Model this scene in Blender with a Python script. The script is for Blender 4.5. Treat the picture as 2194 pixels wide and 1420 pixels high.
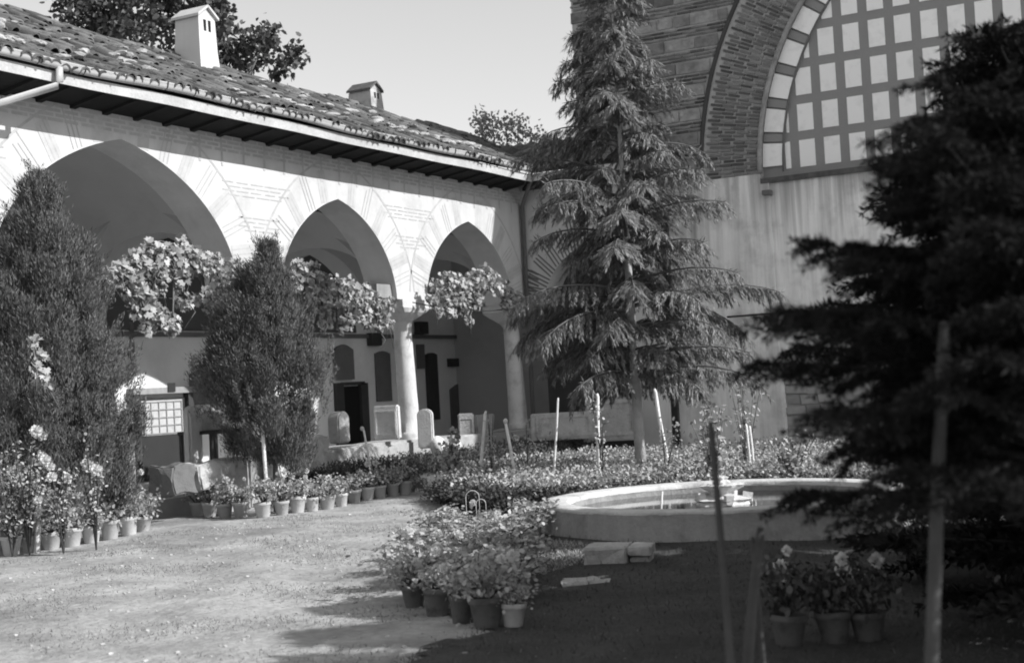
import bpy, bmesh, math, random
import numpy as np
from mathutils import Vector, Matrix, Quaternion

for o in list(bpy.data.objects):
    bpy.data.objects.remove(o)
SC = bpy.context.scene
COL = SC.collection
rng = np.random.default_rng(7)
random.seed(7)
R = math.radians

# ------------------------------------------------------------------ camera
# world: X = out of the arcade wall into the courtyard, Y = along the arcade, Z = up
F_PX, CX, CY = 3047.0, 1097.0, 710.0
EYE = 1.70
YAW, PITCH, ROLL = R(29.2), R(2.25), R(-3.05)
cam_d = bpy.data.cameras.new('camera')
cam_d.sensor_width = 36.0
cam_d.lens = 50.0
cam_d.clip_start = 0.1
cam_d.clip_end = 2000
cam = bpy.data.objects.new('camera', cam_d)
COL.objects.link(cam)
fwd = Vector((-math.sin(YAW) * math.cos(PITCH), math.cos(YAW) * math.cos(PITCH), math.sin(PITCH)))
q = fwd.to_track_quat('-Z', 'Y') @ Quaternion((0, 0, 1), ROLL)
cam.rotation_mode = 'QUATERNION'
cam.rotation_quaternion = q
cam.location = (0, 0, EYE)
cam_d.dof.use_dof = True
cam_d.dof.focus_distance = 19.0
cam_d.dof.aperture_fstop = 2.2
SC.camera = cam
CM = q.to_matrix()
EY = Vector((0, 0, EYE))

def ray(px, py):
    return CM @ Vector(((px - CX) / F_PX, (CY - py) / F_PX, -1.0))
def on_n(px, py, n):
    d = ray(px, py); return EY + d * (n / d.x)
def on_s(px, py, s):
    d = ray(px, py); return EY + d * (s / d.y)
def on_h(px, py, h=0.0):
    d = ray(px, py); return EY + d * ((h - EYE) / d.z)
def on_z(px, py, z):
    return EY + ray(px, py) * z

def camxy(Xc, z): return (Xc * math.cos(YAW) - z * math.sin(YAW), Xc * math.sin(YAW) + z * math.cos(YAW), 0)

# ------------------------------------------------------------------ light
SUN_EL = R(35.0)
sun_h = Vector((1.0, 0.21, 0)).normalized()
sun_to = Vector((sun_h.x * math.cos(SUN_EL), sun_h.y * math.cos(SUN_EL), math.sin(SUN_EL)))
world = bpy.data.worlds.new('World')
SC.world = world
world.use_nodes = True
wn = world.node_tree.nodes; wl = world.node_tree.links
wn.clear()
sky = wn.new('ShaderNodeTexSky')
sky.sky_type = 'NISHITA'
sky.sun_disc = False
sky.sun_elevation = SUN_EL
sky.sun_rotation = math.atan2(sun_h.x, sun_h.y)
sky.dust_density = 0.3
sky.air_density = 1.0
sky.ozone_density = 1.0
sep = wn.new('ShaderNodeSeparateColor')
wl.new(sky.outputs[0], sep.inputs[0])
ad = wn.new('ShaderNodeMath'); ad.operation = 'MULTIPLY_ADD'
ad.inputs[1].default_value = 0.8
m2 = wn.new('ShaderNodeMath'); m2.operation = 'MULTIPLY'; m2.inputs[1].default_value = 0.2
wl.new(sep.outputs[1], m2.inputs[0]); wl.new(sep.outputs[2], ad.inputs[0]); wl.new(m2.outputs[0], ad.inputs[2])
bg = wn.new('ShaderNodeBackground'); bg.inputs[1].default_value = 0.147
wl.new(ad.outputs[0], bg.inputs[0])
wo = wn.new('ShaderNodeOutputWorld'); wl.new(bg.outputs[0], wo.inputs[0])

sl = bpy.data.lights.new('sun', 'SUN')
sl.energy = 5.0
sl.angle = R(0.5)
sl.color = (1, 1, 1)
so = bpy.data.objects.new('sun', sl)
COL.objects.link(so)
so.rotation_mode = 'QUATERNION'
so.rotation_quaternion = (-sun_to).to_track_quat('-Z', 'Y')
so.location = (20, 5, 25)

SC.view_settings.view_transform = 'Standard'
SC.view_settings.look = 'None'
SC.view_settings.exposure = 0.16
SC.view_settings.gamma = 1.0
SC.view_settings.use_curve_mapping = False
SC.cycles.pixel_filter_type = 'BLACKMAN_HARRIS'
SC.cycles.filter_width = 1.9
SC.cycles.max_bounces = 6
SC.cycles.diffuse_bounces = 4
SC.cycles.transparent_max_bounces = 4

# ------------------------------------------------------------------ materials (the photograph is black and white: greys only)
def M(name, v, rough=0.9, var=0.2, scale=4.0, fine=0.12, fscale=60.0, bump=0.3, bscale=50.0, spec=0.2, obj_var=0.0,
      streak=0.0, drip=0.0, dark=None, dark_scale=1.5, dark_amt=0.0, dist=0.02):
    m = bpy.data.materials.new(name)
    m.use_nodes = True
    nt = m.node_tree; N = nt.nodes; L = nt.links
    b = N['Principled BSDF']
    b.inputs['Roughness'].default_value = rough
    b.inputs['Specular IOR Level'].default_value = spec
    tc = N.new('ShaderNodeTexCoord')
    def noise(sc, det=4.0, vec=None):
        n = N.new('ShaderNodeTexNoise'); n.inputs['Scale'].default_value = sc; n.inputs['Detail'].default_value = det
        n.inputs['Roughness'].default_value = 0.62
        L.new(vec if vec is not None else tc.outputs['Object'], n.inputs['Vector']); return n.outputs[0]
    def math_(op, a, bb, clamp=False):
        x = N.new('ShaderNodeMath'); x.operation = op; x.use_clamp = clamp
        for i, s in enumerate((a, bb)):
            if hasattr(s, 'default_value') or hasattr(s, 'links'): L.new(s, x.inputs[i])
            else: x.inputs[i].default_value = s
        return x.outputs[0]
    val = math_('ADD', math_('MULTIPLY', math_('SUBTRACT', noise(scale), 0.5), 2.6 * var), 1.0)
    f = math_('ADD', math_('MULTIPLY', math_('SUBTRACT', noise(fscale, 3), 0.5), 2.6 * fine), 1.0)
    val = math_('MULTIPLY', val, f)
    if obj_var:
        oi = N.new('ShaderNodeObjectInfo'); ge = N.new('ShaderNodeNewGeometry')
        r_ = math_('FRACT', math_('ADD', oi.outputs['Random'], ge.outputs['Random Per Island']), 0.0)
        val = math_('MULTIPLY', val, math_('ADD', math_('MULTIPLY', r_, 2 * obj_var), 1.0 - obj_var))
    if streak:
        mp = N.new('ShaderNodeMapping'); mp.inputs['Scale'].default_value = (1.0, 1.0, 0.07)
        L.new(tc.outputs['Object'], mp.inputs[0])
        sn = noise(5.0, 5, mp.outputs[0])
        val = math_('MULTIPLY', val, math_('ADD', math_('MULTIPLY', math_('SUBTRACT', sn, 0.5), 3.0 * streak), 1.0))
    if drip:
        sx_ = N.new('ShaderNodeSeparateXYZ'); L.new(tc.outputs['Object'], sx_.inputs[0])
        mp2 = N.new('ShaderNodeMapping'); mp2.inputs['Scale'].default_value = (1.0, 1.0, 0.03); L.new(tc.outputs['Object'], mp2.inputs[0])
        dn2 = noise(3.2, 6, mp2.outputs[0])
        dz = math_('MULTIPLY', math_('SUBTRACT', 5.78, sx_.outputs[2]), 0.34)
        mk = math_('MULTIPLY', math_('SUBTRACT', math_('SUBTRACT', math_('MULTIPLY', dn2, 2.4), 0.82), dz), 2.0, True)
        mk = math_('MAXIMUM', math_('MINIMUM', mk, 1.0), 0.0)
        val = math_('MULTIPLY', val, math_('SUBTRACT', 1.0, math_('MULTIPLY', mk, drip)))
    if dark_amt:
        dn = noise(dark_scale, 5)
        mr = N.new('ShaderNodeMapRange'); mr.inputs[1].default_value = 0.5; mr.inputs[2].default_value = 0.68
        mr.inputs[3].default_value = 1.0; mr.inputs[4].default_value = 1.0 - dark_amt
        L.new(dn, mr.inputs[0])
        val = math_('MULTIPLY', val, mr.outputs[0])
    val = math_('MULTIPLY', val, v)
    val = math_('MINIMUM', math_('MAXIMUM', val, 0.004), 0.92)
    cc = N.new('ShaderNodeCombineColor')
    for i in range(3): L.new(val, cc.inputs[i])
    L.new(cc.outputs[0], b.inputs['Base Color'])
    if bump:
        bp = N.new('ShaderNodeBump'); bp.inputs['Strength'].default_value = bump; bp.inputs['Distance'].default_value = dist
        L.new(noise(bscale, 5), bp.inputs['Height']); L.new(bp.outputs[0], b.inputs['Normal'])
    return m

def leaf_mat(name, v, var=0.35, trans=0.3, rough=0.6, spec=0.25):
    m = bpy.data.materials.new(name); m.use_nodes = True
    nt = m.node_tree; N = nt.nodes; L = nt.links
    b = N['Principled BSDF']; out = N['Material Output']
    b.inputs['Roughness'].default_value = rough; b.inputs['Specular IOR Level'].default_value = spec
    ge = N.new('ShaderNodeNewGeometry'); oi = N.new('ShaderNodeObjectInfo')
    a = N.new('ShaderNodeMath'); a.operation = 'ADD'; L.new(ge.outputs['Random Per Island'], a.inputs[0]); L.new(oi.outputs['Random'], a.inputs[1])
    fr = N.new('ShaderNodeMath'); fr.operation = 'FRACT'; L.new(a.outputs[0], fr.inputs[0])
    mr = N.new('ShaderNodeMapRange'); mr.inputs[3].default_value = v * (1 - var); mr.inputs[4].default_value = v * (1 + var)
    L.new(fr.outputs[0], mr.inputs[0])
    cc = N.new('ShaderNodeCombineColor')
    for i in range(3): L.new(mr.outputs[0], cc.inputs[i])
    L.new(cc.outputs[0], b.inputs['Base Color'])
    t = N.new('ShaderNodeBsdfTranslucent'); L.new(cc.outputs[0], t.inputs[0])
    mx = N.new('ShaderNodeMixShader'); mx.inputs[0].default_value = trans
    L.new(b.outputs[0], mx.inputs[1]); L.new(t.outputs[0], mx.inputs[2]); L.new(mx.outputs[0], out.inputs[0])
    return m

MT = dict(
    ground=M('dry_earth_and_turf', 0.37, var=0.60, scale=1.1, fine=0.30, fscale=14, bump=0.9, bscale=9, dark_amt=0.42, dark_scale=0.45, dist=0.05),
    soil=M('garden_soil', 0.10, var=0.3, scale=3, fine=0.3, fscale=30, bump=1.0, bscale=20, dist=0.05),
    stone_slab=M('worn_pavement_stone', 0.55, var=0.15, scale=2, bump=0.4, bscale=18),
    plaster=M('white_lime_plaster', 0.57, var=0.12, scale=1.0, fine=0.06, bump=0.3, bscale=14, dist=0.015, dark_amt=0.12, dark_scale=1.7, streak=0.08),
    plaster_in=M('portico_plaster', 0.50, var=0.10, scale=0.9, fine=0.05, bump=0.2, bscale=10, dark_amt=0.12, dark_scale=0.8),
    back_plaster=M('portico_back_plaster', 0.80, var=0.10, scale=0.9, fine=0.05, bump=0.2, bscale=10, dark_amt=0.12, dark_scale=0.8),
    clay_dark=M('dark_weathered_clay', 0.12, var=0.2, scale=6, fine=0.15, bump=0.3, bscale=30, dark_amt=0.4, dark_scale=9),  # darker copy of the pot clay, with the shade put into its colour
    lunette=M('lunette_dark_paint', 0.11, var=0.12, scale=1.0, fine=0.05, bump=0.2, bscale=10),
    line=M('painted_joint', 0.44, var=0.25, scale=6, bump=0.0),
    band=M('painted_band', 0.49, var=0.2, scale=3, bump=0.0),
    wood_dark=M('dark_stained_wood', 0.06, var=0.3, scale=5, bump=0.4, bscale=40, rough=0.7),
    wood_mid=M('weathered_board', 0.30, var=0.3, scale=5, streak=0.3, bump=0.4, bscale=40, rough=0.8),
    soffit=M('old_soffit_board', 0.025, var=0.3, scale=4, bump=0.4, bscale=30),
    fascia=M('fascia_board', 0.50, var=0.25, scale=3, fine=0.2, fscale=25, bump=0.4, bscale=25),
    gutter=M('zinc_gutter', 0.42, rough=0.55, var=0.2, scale=3, spec=0.5, bump=0.1),
    tile=M('weathered_roof_tile', 0.115, var=0.35, scale=3, fine=0.3, fscale=25, bump=0.6, bscale=30, obj_var=0.55),
    marble=M('weathered_marble', 0.62, var=0.15, scale=3, fine=0.1, bump=0.4, bscale=25, dark_amt=0.25, dark_scale=4),
    stone=M('old_carved_stone', 0.42, var=0.25, scale=4, fine=0.15, bump=0.7, bscale=20, dark_amt=0.3, dark_scale=5, obj_var=0.15),
    stone_dark=M('grey_inscription_stone', 0.16, var=0.2, scale=4, fine=0.15, bump=0.7, bscale=40),
    concrete=M('fountain_render', 0.33, var=0.2, scale=2.2, fine=0.12, fscale=25, bump=0.6, bscale=18, dark_amt=0.45, dark_scale=2.2, streak=0.15),
    rim=M('fountain_rim_stone', 0.58, var=0.22, scale=2, dark_amt=0.35, dark_scale=3, fine=0.1, fscale=25, bump=0.6, bscale=22),
    mosque_plaster=M('stained_grey_plaster', 0.82, var=0.12, scale=0.8, fine=0.06, bump=0.3, bscale=12, streak=0.36, drip=0.5, dark_amt=0.28, dark_scale=1.3),
    mortar=M('lime_mortar', 0.40, var=0.25, scale=2, fine=0.2, fscale=25, bump=0.6, bscale=20),
    brick=M('old_brick', 0.16, var=0.25, scale=2.5, fine=0.2, fscale=30, bump=0.6, bscale=30, obj_var=0.55),
    ashlar=M('almashik_stone', 0.22, var=0.45, scale=4, fine=0.3, fscale=20, bump=0.9, bscale=14, obj_var=0.55, dark_amt=.4, dark_scale=5),
    tymp=M('tympanum_grey_paint', 0.27, var=0.08, scale=1.5, bump=0.2, bscale=15),
    pane=M('white_painted_panel', 0.92, var=0.04, scale=2.0, fine=0.04, bump=0.2, bscale=20, dark_amt=0.12, dark_scale=3.5),
    mould=M('dark_moulding', 0.07, var=0.2, bump=0.3),
    rubble=M('rubble_stone', 0.36, var=0.3, scale=4, bump=0.8, bscale=12, obj_var=0.22),
    terracotta=M('terracotta', 0.46, var=0.15, scale=6, fine=0.1, bump=0.25, bscale=30, obj_var=0.15),
    bark=M('bark', 0.14, var=0.3, scale=6, bump=0.8, bscale=25),
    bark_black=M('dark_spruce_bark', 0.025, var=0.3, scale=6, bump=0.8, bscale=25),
    bark_pale=M('pale_bark', 0.45, var=0.3, scale=6, bump=0.6, bscale=25),
    stake=M('peeled_stake', 0.75, var=0.3, scale=6, bump=0.3, bscale=30, rough=0.8),  # tone raised so the stakes read as sunlit
    stake_dark=M('old_grey_stake', 0.06, var=0.3, scale=6, bump=0.3, bscale=30, rough=0.8),  # stake tone lowered to stand in for tree shade on the poles
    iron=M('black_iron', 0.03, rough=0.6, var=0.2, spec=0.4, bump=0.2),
    wire=M('pale_bent_wire', 0.6, rough=0.5, var=0.1, spec=0.4, bump=0),
    dark=M('dark_room', 0.015, var=0.1, bump=0),
    pebble=M('pebble', 0.4, var=0.2, obj_var=0.4, bump=0.3),
    floor=M('portico_paving', 0.35, var=0.2, scale=2, bump=0.3),
    lawn=M('dark_lawn_soil', 0.075, var=0.55, scale=1.3, fine=0.4, fscale=25, bump=1.0, bscale=20, dist=0.05),  # grassy ground, darkened so its colour carries the foreground shade
    lawn_leaf=leaf_mat('lawn_blade', 0.085, 0.7, 0.15),  # leaf tone darkened to imitate shade on the grass and dim plants
    thuja=leaf_mat('thuja_spray', 0.125, 0.55, 0.08),
    cedar=leaf_mat('cedar_needle', 0.20, 0.6, 0.08),
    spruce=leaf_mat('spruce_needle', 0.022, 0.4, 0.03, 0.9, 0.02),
    vine=leaf_mat('vine_leaf', 0.37, 0.6, 0.25),
    tree=leaf_mat('broad_leaf', 0.09, 0.5, 0.25),
    tree_pale=leaf_mat('pale_broad_leaf', 0.34, 0.4, 0.3),
    pot_leaf=leaf_mat('pot_plant_leaf', 0.40, 0.45, 0.25),
    bed_leaf=leaf_mat('bed_leaf', 0.40, 0.6, 0.25),
    hedge=leaf_mat('edging_leaf', 0.085, 0.4, 0.2),
    grass=leaf_mat('grass_blade', 0.22, 0.4, 0.25),
    flower=leaf_mat('pale_petal', 0.75, 0.12, 0.3),
)
# water
wm = bpy.data.materials.new('still_water'); wm.use_nodes = True
b = wm.node_tree.nodes['Principled BSDF']
b.inputs['Base Color'].default_value = (0.02, 0.02, 0.02, 1); b.inputs['Roughness'].default_value = 0.06
nz = wm.node_tree.nodes.new('ShaderNodeTexNoise'); nz.inputs['Scale'].default_value = 9
bp = wm.node_tree.nodes.new('ShaderNodeBump'); bp.inputs['Strength'].default_value = 0.08
wm.node_tree.links.new(nz.outputs[0], bp.inputs['Height']); wm.node_tree.links.new(bp.outputs[0], b.inputs['Normal'])
MT['water'] = wm

# ------------------------------------------------------------------ object helpers
def link(name, me, mat, parent=None, smooth=False):
    if mat is not None and len(me.materials) == 0: me.materials.append(MT[mat])
    if smooth: me.polygons.foreach_set('use_smooth', np.ones(len(me.polygons), bool))
    o = bpy.data.objects.new(name, me); COL.objects.link(o)
    if parent is not None: o.parent = parent
    return o
def obj(name, bm, mat, parent=None, smooth=False):
    me = bpy.data.meshes.new(name); bm.to_mesh(me); bm.free()
    return link(name, me, mat, parent, smooth)
def tag(o, label=None, cat=None, group=None, kind=None):
    if label: o['label'] = label
    if cat: o['category'] = cat
    if group: o['group'] = group
    if kind: o['kind'] = kind
    return o
def thing(name, loc=(0, 0, 0), label=None, cat=None, group=None, rz=0.0):
    o = bpy.data.objects.new(name, None); COL.objects.link(o)
    o.empty_display_size = 0.1
    o.location = loc; o.rotation_euler = (0, 0, rz)
    return tag(o, label, cat, group)
def dup(o, parent):
    c = o.copy(); COL.objects.link(c); c.parent = parent
    return c
def mesh_np(name, V, Fq):
    """V (N,3), Fq (M,k) all the same k"""
    me = bpy.data.meshes.new(name)
    V = np.ascontiguousarray(V, np.float32); Fq = np.ascontiguousarray(Fq, np.int32)
    m, k = Fq.shape
    me.vertices.add(len(V)); me.vertices.foreach_set('co', V.ravel())
    me.loops.add(m * k); me.loops.foreach_set('vertex_index', Fq.ravel())
    me.polygons.add(m)
    me.polygons.foreach_set('loop_start', np.arange(0, m * k, k, dtype=np.int32))
    me.update(calc_edges=True)
    return me
def box(bm, x0, x1, y0, y1, z0, z1, mtx=None):
    vs = [bm.verts.new((x, y, z)) for x in (x0, x1) for y in (y0, y1) for z in (z0, z1)]
    for f in ((0, 1, 3, 2), (4, 6, 7, 5), (0, 4, 5, 1), (2, 3, 7, 6), (0, 2, 6, 4), (1, 5, 7, 3)):
        bm.faces.new([vs[i] for i in f])
    if mtx is not None: bmesh.ops.transform(bm, matrix=mtx, verts=vs)
    return vs
def bbox(x0, x1, y0, y1, z0, z1, bev=0.0, jit=0.0, seg=2, cuts=0, mtx=None):
    bm = bmesh.new(); box(bm, x0, x1, y0, y1, z0, z1)
    if cuts: bmesh.ops.subdivide_edges(bm, edges=bm.edges[:], cuts=cuts, use_grid_fill=True)
    if bev:
        ed = [e for e in bm.edges if len(e.link_faces) == 2 and e.calc_face_angle() > 0.5]
        bmesh.ops.bevel(bm, geom=ed, offset=bev, segments=seg, affect='EDGES', profile=0.6)
    if jit:
        for v in bm.verts: v.co += Vector([random.uniform(-jit, jit) for _ in range(3)])
    if mtx is not None: bmesh.ops.transform(bm, matrix=mtx, verts=bm.verts[:])
    return bm
def tube(bm, pts, rad, seg=8, cap=True):
    pts = [Vector(p) for p in pts]
    if not hasattr(rad, '__len__'): rad = [rad] * len(pts)
    rings = []; up = Vector((0.13, 0.27, 0.95)).normalized()
    for i, p in enumerate(pts):
        d = (pts[min(i + 1, len(pts) - 1)] - pts[max(i - 1, 0)]).normalized()
        a = d.cross(up)
        if a.length < 0.05: a = d.cross(Vector((1, 0, 0)))
        a.normalize(); b_ = d.cross(a)
        rings.append([bm.verts.new(p + (a * math.cos(t) + b_ * math.sin(t)) * rad[i]) for t in [2 * math.pi * k / seg for k in range(seg)]])
    for r0, r1 in zip(rings, rings[1:]):
        for k in range(seg):
            bm.faces.new((r0[k], r0[(k + 1) % seg], r1[(k + 1) % seg], r1[k]))
    if cap:
        bm.faces.new(rings[0][::-1]); bm.faces.new(rings[-1])
    return rings
def tube_obj(name, pts, rad, mat, parent=None, seg=8):
    bm = bmesh.new(); tube(bm, pts, rad, seg); return obj(name, bm, mat, parent, True)
def lathe(prof, seg=24, jit=0.0):
    bm = bmesh.new(); rings = []
    for r, z in prof:
        rings.append([bm.verts.new((r * math.cos(2 * math.pi * k / seg) + random.uniform(-jit, jit), r * math.sin(2 * math.pi * k / seg) + random.uniform(-jit, jit), z + random.uniform(-jit, jit) * 0.3)) for k in range(seg)])
    for a, b_ in zip(rings, rings[1:]):
        for k in range(seg): bm.faces.new((a[k], a[(k + 1) % seg], b_[(k + 1) % seg], b_[k]))
    return bm, rings
def strip(bm, path, w, nrm):
    """flat ribbon along path (list of Vector) of width w lying in plane with normal nrm"""
    nrm = Vector(nrm); L_ = []
    for i, p in enumerate(path):
        d = (path[min(i + 1, len(path) - 1)] - path[max(i - 1, 0)]).normalized()
        s = d.cross(nrm).normalized() * (w / 2)
        L_.append((bm.verts.new(p + s), bm.verts.new(p - s)))
    for a, b_ in zip(L_, L_[1:]): bm.faces.new((a[0], b_[0], b_[1], a[1]))

# ------------------------------------------------------------------ leaf clouds
TPL = {
    'blade': (np.array([[0, 0, 0], [0.5, 0.45, 0.12], [0, 1, 0], [-0.5, 0.45, 0.12]]), [[0, 1, 2, 3]]),
    'tri': (np.array([[-0.5, 0, 0], [0.5, 0, 0], [0.15, 1, 0.1]]), [[0, 1, 2]]),
    'round': (np.array([[0, 0, 0], [0.42, 0.12, 0.08], [0.5, 0.6, 0.1], [0.0, 1.0, 0.02], [-0.5, 0.6, 0.1], [-0.42, 0.12, 0.08]]), [[0, 1, 2, 3, 4, 5]]),
    'vine': (np.array([[0, 0.05, 0], [0.3, -0.1, 0.05], [0.55, 0.25, 0.12], [0.32, 0.42, 0.04], [0.42, 0.75, 0.1], [0.16, 0.66, 0.02], [0, 1, -0.06],
                       [-0.16, 0.66, 0.02], [-0.42, 0.75, 0.1], [-0.32, 0.42, 0.04], [-0.55, 0.25, 0.12], [-0.3, -0.1, 0.05]]), [list(range(12))]),
}
def unit(v):
    return v / np.maximum(np.linalg.norm(v, axis=1, keepdims=True), 1e-9)
def rdir(n):
    return unit(rng.normal(size=(n, 3)))
def leaf_arrays(P, D, Nn, Ln, Wd, tpl='blade'):
    T, Fc = TPL[tpl]
    D = unit(D); S = unit(np.cross(D, Nn)); U = np.cross(S, D)
    n = len(P); k = len(T)
    Ln = np.broadcast_to(np.asarray(Ln, float).reshape(-1, 1), (n, 1)); Wd = np.broadcast_to(np.asarray(Wd, float).reshape(-1, 1), (n, 1))
    V = (P[:, None, :] + (S * Wd)[:, None, :] * T[None, :, 0:1] + (D * Ln)[:, None, :] * T[None, :, 1:2] + (U * Wd)[:, None, :] * T[None, :, 2:3])
    Fa = (np.array(Fc)[None, :, :] + (np.arange(n) * k)[:, None, None])
    return V.reshape(-1, 3), Fa.reshape(-1, len(Fc[0]))
def leaf_mesh(name, *a, **k):
    V, Fa = leaf_arrays(*a, **k)
    return mesh_np(name, V, Fa)

# ------------------------------------------------------------------ ground
def gz(x, y):
    return 0.022 * math.sin(x * 0.9 + 1.3 * math.sin(y * 0.5)) + 0.018 * math.sin(y * 1.3 + x * 0.4) + 0.010 * math.sin(3.1 * x + 2.2 * y)
def build_ground():
    xs = np.concatenate([[-300, -120, -50, -24], np.arange(-18, 9.01, 0.2), [12, 20, 50, 120, 300]])
    ys = np.concatenate([[-300, -100, -30, -8], np.arange(0, 29.01, 0.2), [34, 50, 120, 300, 600]])
    X, Y = np.meshgrid(xs, ys, indexing='ij')
    Z = 0.022 * np.sin(X * 0.9 + 1.3 * np.sin(Y * 0.5)) + 0.018 * np.sin(Y * 1.3 + X * 0.4) + 0.010 * np.sin(3.1 * X + 2.2 * Y)
    inn = (X > -19) & (X < 10) & (Y > -1) & (Y < 30)
    Z = np.where(inn, Z, 0.0)
    V = np.stack([X, Y, Z], -1).reshape(-1, 3)
    nx, ny = len(xs), len(ys)
    I = np.arange(nx * ny).reshape(nx, ny)
    Fq = np.stack([I[:-1, :-1], I[1:, :-1], I[1:, 1:], I[:-1, 1:]], -1).reshape(-1, 4)
    me = mesh_np('ground', V, Fq)
    o = link('ground', me, 'ground', None, True); tag(o, kind='structure')
build_ground()

# ------------------------------------------------------------------ arcade building
WA = -15.1           # outer face of the arcade wall
TH = 0.70            # its thickness
OV = 0.75            # eaves overhang
SPR = 3.50           # springing height
BACK = -19.2         # back wall of the portico
FLOOR = 0.30
PLINTH = 0.80
EZ = 0.15
TOPW = 6.05 + EZ
ARCH = [(9.4, 2.45, 2.2), (15.5, 2.5, 2.17), (20.85, 1.75, 1.76), (25.4, 1.73, 1.70)]   # centre, half span, rise
PIERS = [6.4, 12.42, 18.55, 23.13, 27.5]
S0, S1 = 5.9, 27.7
def arch_h(t):
    t = min(max(abs(t), 0.0), 1.0)
    return 0.74 * math.sqrt(max(0.0, 1 - t ** 2.25)) + 0.26 * (1 - t)

bld = thing('arcade_building', (WA, 16.8, 0), 'long low building with a white pointed-arch arcade and tiled roof', 'building')
def B_(name, bm, mat, parent=None, smooth=False):
    o = obj(name, bm, mat, parent if parent else bld, smooth)
    if parent is None: o.matrix_parent_inverse = Matrix.Translation((-WA, -16.8, 0))
    return o

def arch_samples():
    out = []
    s = S0
    for c, a, r in ARCH:
        out.append((s, SPR)); out.append((c - a - 0.001, SPR))
        for k in range(0, 49):
            th = math.pi * k / 48
            t = -math.cos(th)
            out.append((c + a * t, SPR + r * arch_h(t)))
        s = c + a + 0.001
    out.append((s, SPR)); out.append((S1, SPR))
    return out
prof = arch_samples()
bm = bmesh.new()
rows = []
for s, h in prof:
    rows.append([bm.verts.new((WA, s, h)), bm.verts.new((WA, s, TOPW)), bm.verts.new((WA - TH, s, h)), bm.verts.new((WA - TH, s, TOPW))])
for a, b_ in zip(rows, rows[1:]):
    bm.faces.new((a[0], b_[0], b_[1], a[1])); bm.faces.new((a[2], a[3], b_[3], b_[2])); bm.faces.new((a[0], a[2], b_[2], b_[0])); bm.faces.new((a[1], b_[1], b_[3], a[3]))
front = B_('front_wall', bm, 'plaster')

# painted joint lines on the plaster
bm = bmesh.new(); bm2 = bmesh.new()
NX = (1, 0, 0)
def W(s, h, e=0.004): return Vector((WA + e, s, h))
for ci, (c, a, r) in enumerate(ARCH):
    ea, er = a + 0.62, r + 0.80
    pa = [W(c + ea * -math.cos(math.pi * k / 40), SPR + er * arch_h(-math.cos(math.pi * k / 40))) for k in range(1, 40)]
    strip(bm, [p for p in pa if p.z < TOPW - 0.02], 0.04, NX)
    nj = 9 if a > 2 else 7
    for k in range(1, nj * 2):
        if k == nj: continue
        th = math.pi * k / (2 * nj)
        t = -math.cos(th)
        p0 = Vector((0, c + a * t, SPR + r * arch_h(t)))
        t1 = max(-0.97, min(0.97, t * 1.02))
        p1 = Vector((0, c + ea * t1, SPR + er * arch_h(t1)))
        d = (p1 - p0).normalized(); sd = Vector((0, -d.z, d.y))
        for j in ((-1, 0, 1) if k % 2 else (-0.5, 0.5)):
            q0 = p0 + sd * j * 0.085 + d * 0.03; q1 = p0 + sd * j * 0.085 + d * ((p1 - p0).length * random.uniform(0.75, 0.98))
            if q1.z < TOPW - 0.05:
                strip(bm, [W(q0.y, q0.z, 0.005), W(q1.y, q1.z, 0.005)], 0.02, NX)
        if k % 2 == 0:
            ww = 0.24
            strip(bm2, [W(p0.y, p0.z) + Vector((0, d.y, d.z)) * 0.02, W(p0.y + d.y * 0.6, p0.z + d.z * 0.6)], ww, NX)
# mock brick courses in the spandrels and ticks below the eaves
for pi, s in enumerate(PIERS[1:4]):
    for g, (h0, wd) in enumerate(((5.28, 1.7), (4.72, 0.95))):
        for rr in range(4):
            h = h0 - rr * 0.07
            s_ = s - wd / 2 + (0.14 if rr % 2 else 0)
            while s_ < s + wd / 2 - 0.2:
                strip(bm, [W(s_, h, 0.005), W(s_ + random.uniform(0.26, 0.33), h, 0.005)], 0.022, NX); s_ += 0.36
for s in np.arange(17.2, 27.4, 0.53):
    strip(bm, [W(s, 5.5 + random.uniform(0, .1), 0.007), W(s + random.uniform(-.02, .02), 5.98, 0.007)], 0.05, NX)
bmf = bmesh.new()
for rr in range(4):
    h = 5.78 + rr * .068; s_ = S0 + (.15 if rr % 2 else 0)
    while s_ < 27.6:
        l_ = random.uniform(.24, .30)
        if not any(abs(s_ + .14 - c) < .0 for c, a, r in ARCH): strip(bmf, [W(s_, h, .006), W(s_ + l_, h, .006)], .045, NX)
        s_ += .315
tag(B_('frieze_brick', bmf, 'line'), kind='stuff')
tag(B_('painted_joint_lines', bm, 'line'), kind='stuff')
tag(B_('painted_voussoir_bands', bm2, 'band'), kind='stuff')

# plinth wall (open in the first arch), portico floor, back wall, vaults
def plinth(s0, s1):
    bm = bmesh.new(); box(bm, WA - TH, WA + 0.08, s0, s1, -0.05, PLINTH)
    bmesh.ops.subdivide_edges(bm, edges=[e for e in bm.edges if abs((e.verts[0].co - e.verts[1].co).y) > 1], cuts=14)
    bmesh.ops.bevel(bm, geom=[e for e in bm.edges if e.calc_face_angle(0) > 0.5], offset=0.04, segments=2, affect='EDGES')
    for v in bm.verts: v.co += Vector((random.uniform(-.015, .015), 0, random.uniform(-.02, .02)))
    B_('plinth_wall', bm, 'stone')
plinth(17.95, 27.7)
plinth(5.9, 13.05)
bm = bmesh.new(); box(bm, BACK - 0.2, WA - 0.05, S0, 31.5, -0.1, FLOOR); B_('portico_floor', bm, 'floor')
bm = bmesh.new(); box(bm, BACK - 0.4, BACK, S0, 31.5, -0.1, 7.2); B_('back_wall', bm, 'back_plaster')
bm = bmesh.new(); box(bm, BACK - 0.2, WA, S0 - 0.35, S0, -0.1, 7.0); B_('end_wall', bm, 'plaster_in')
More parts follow.
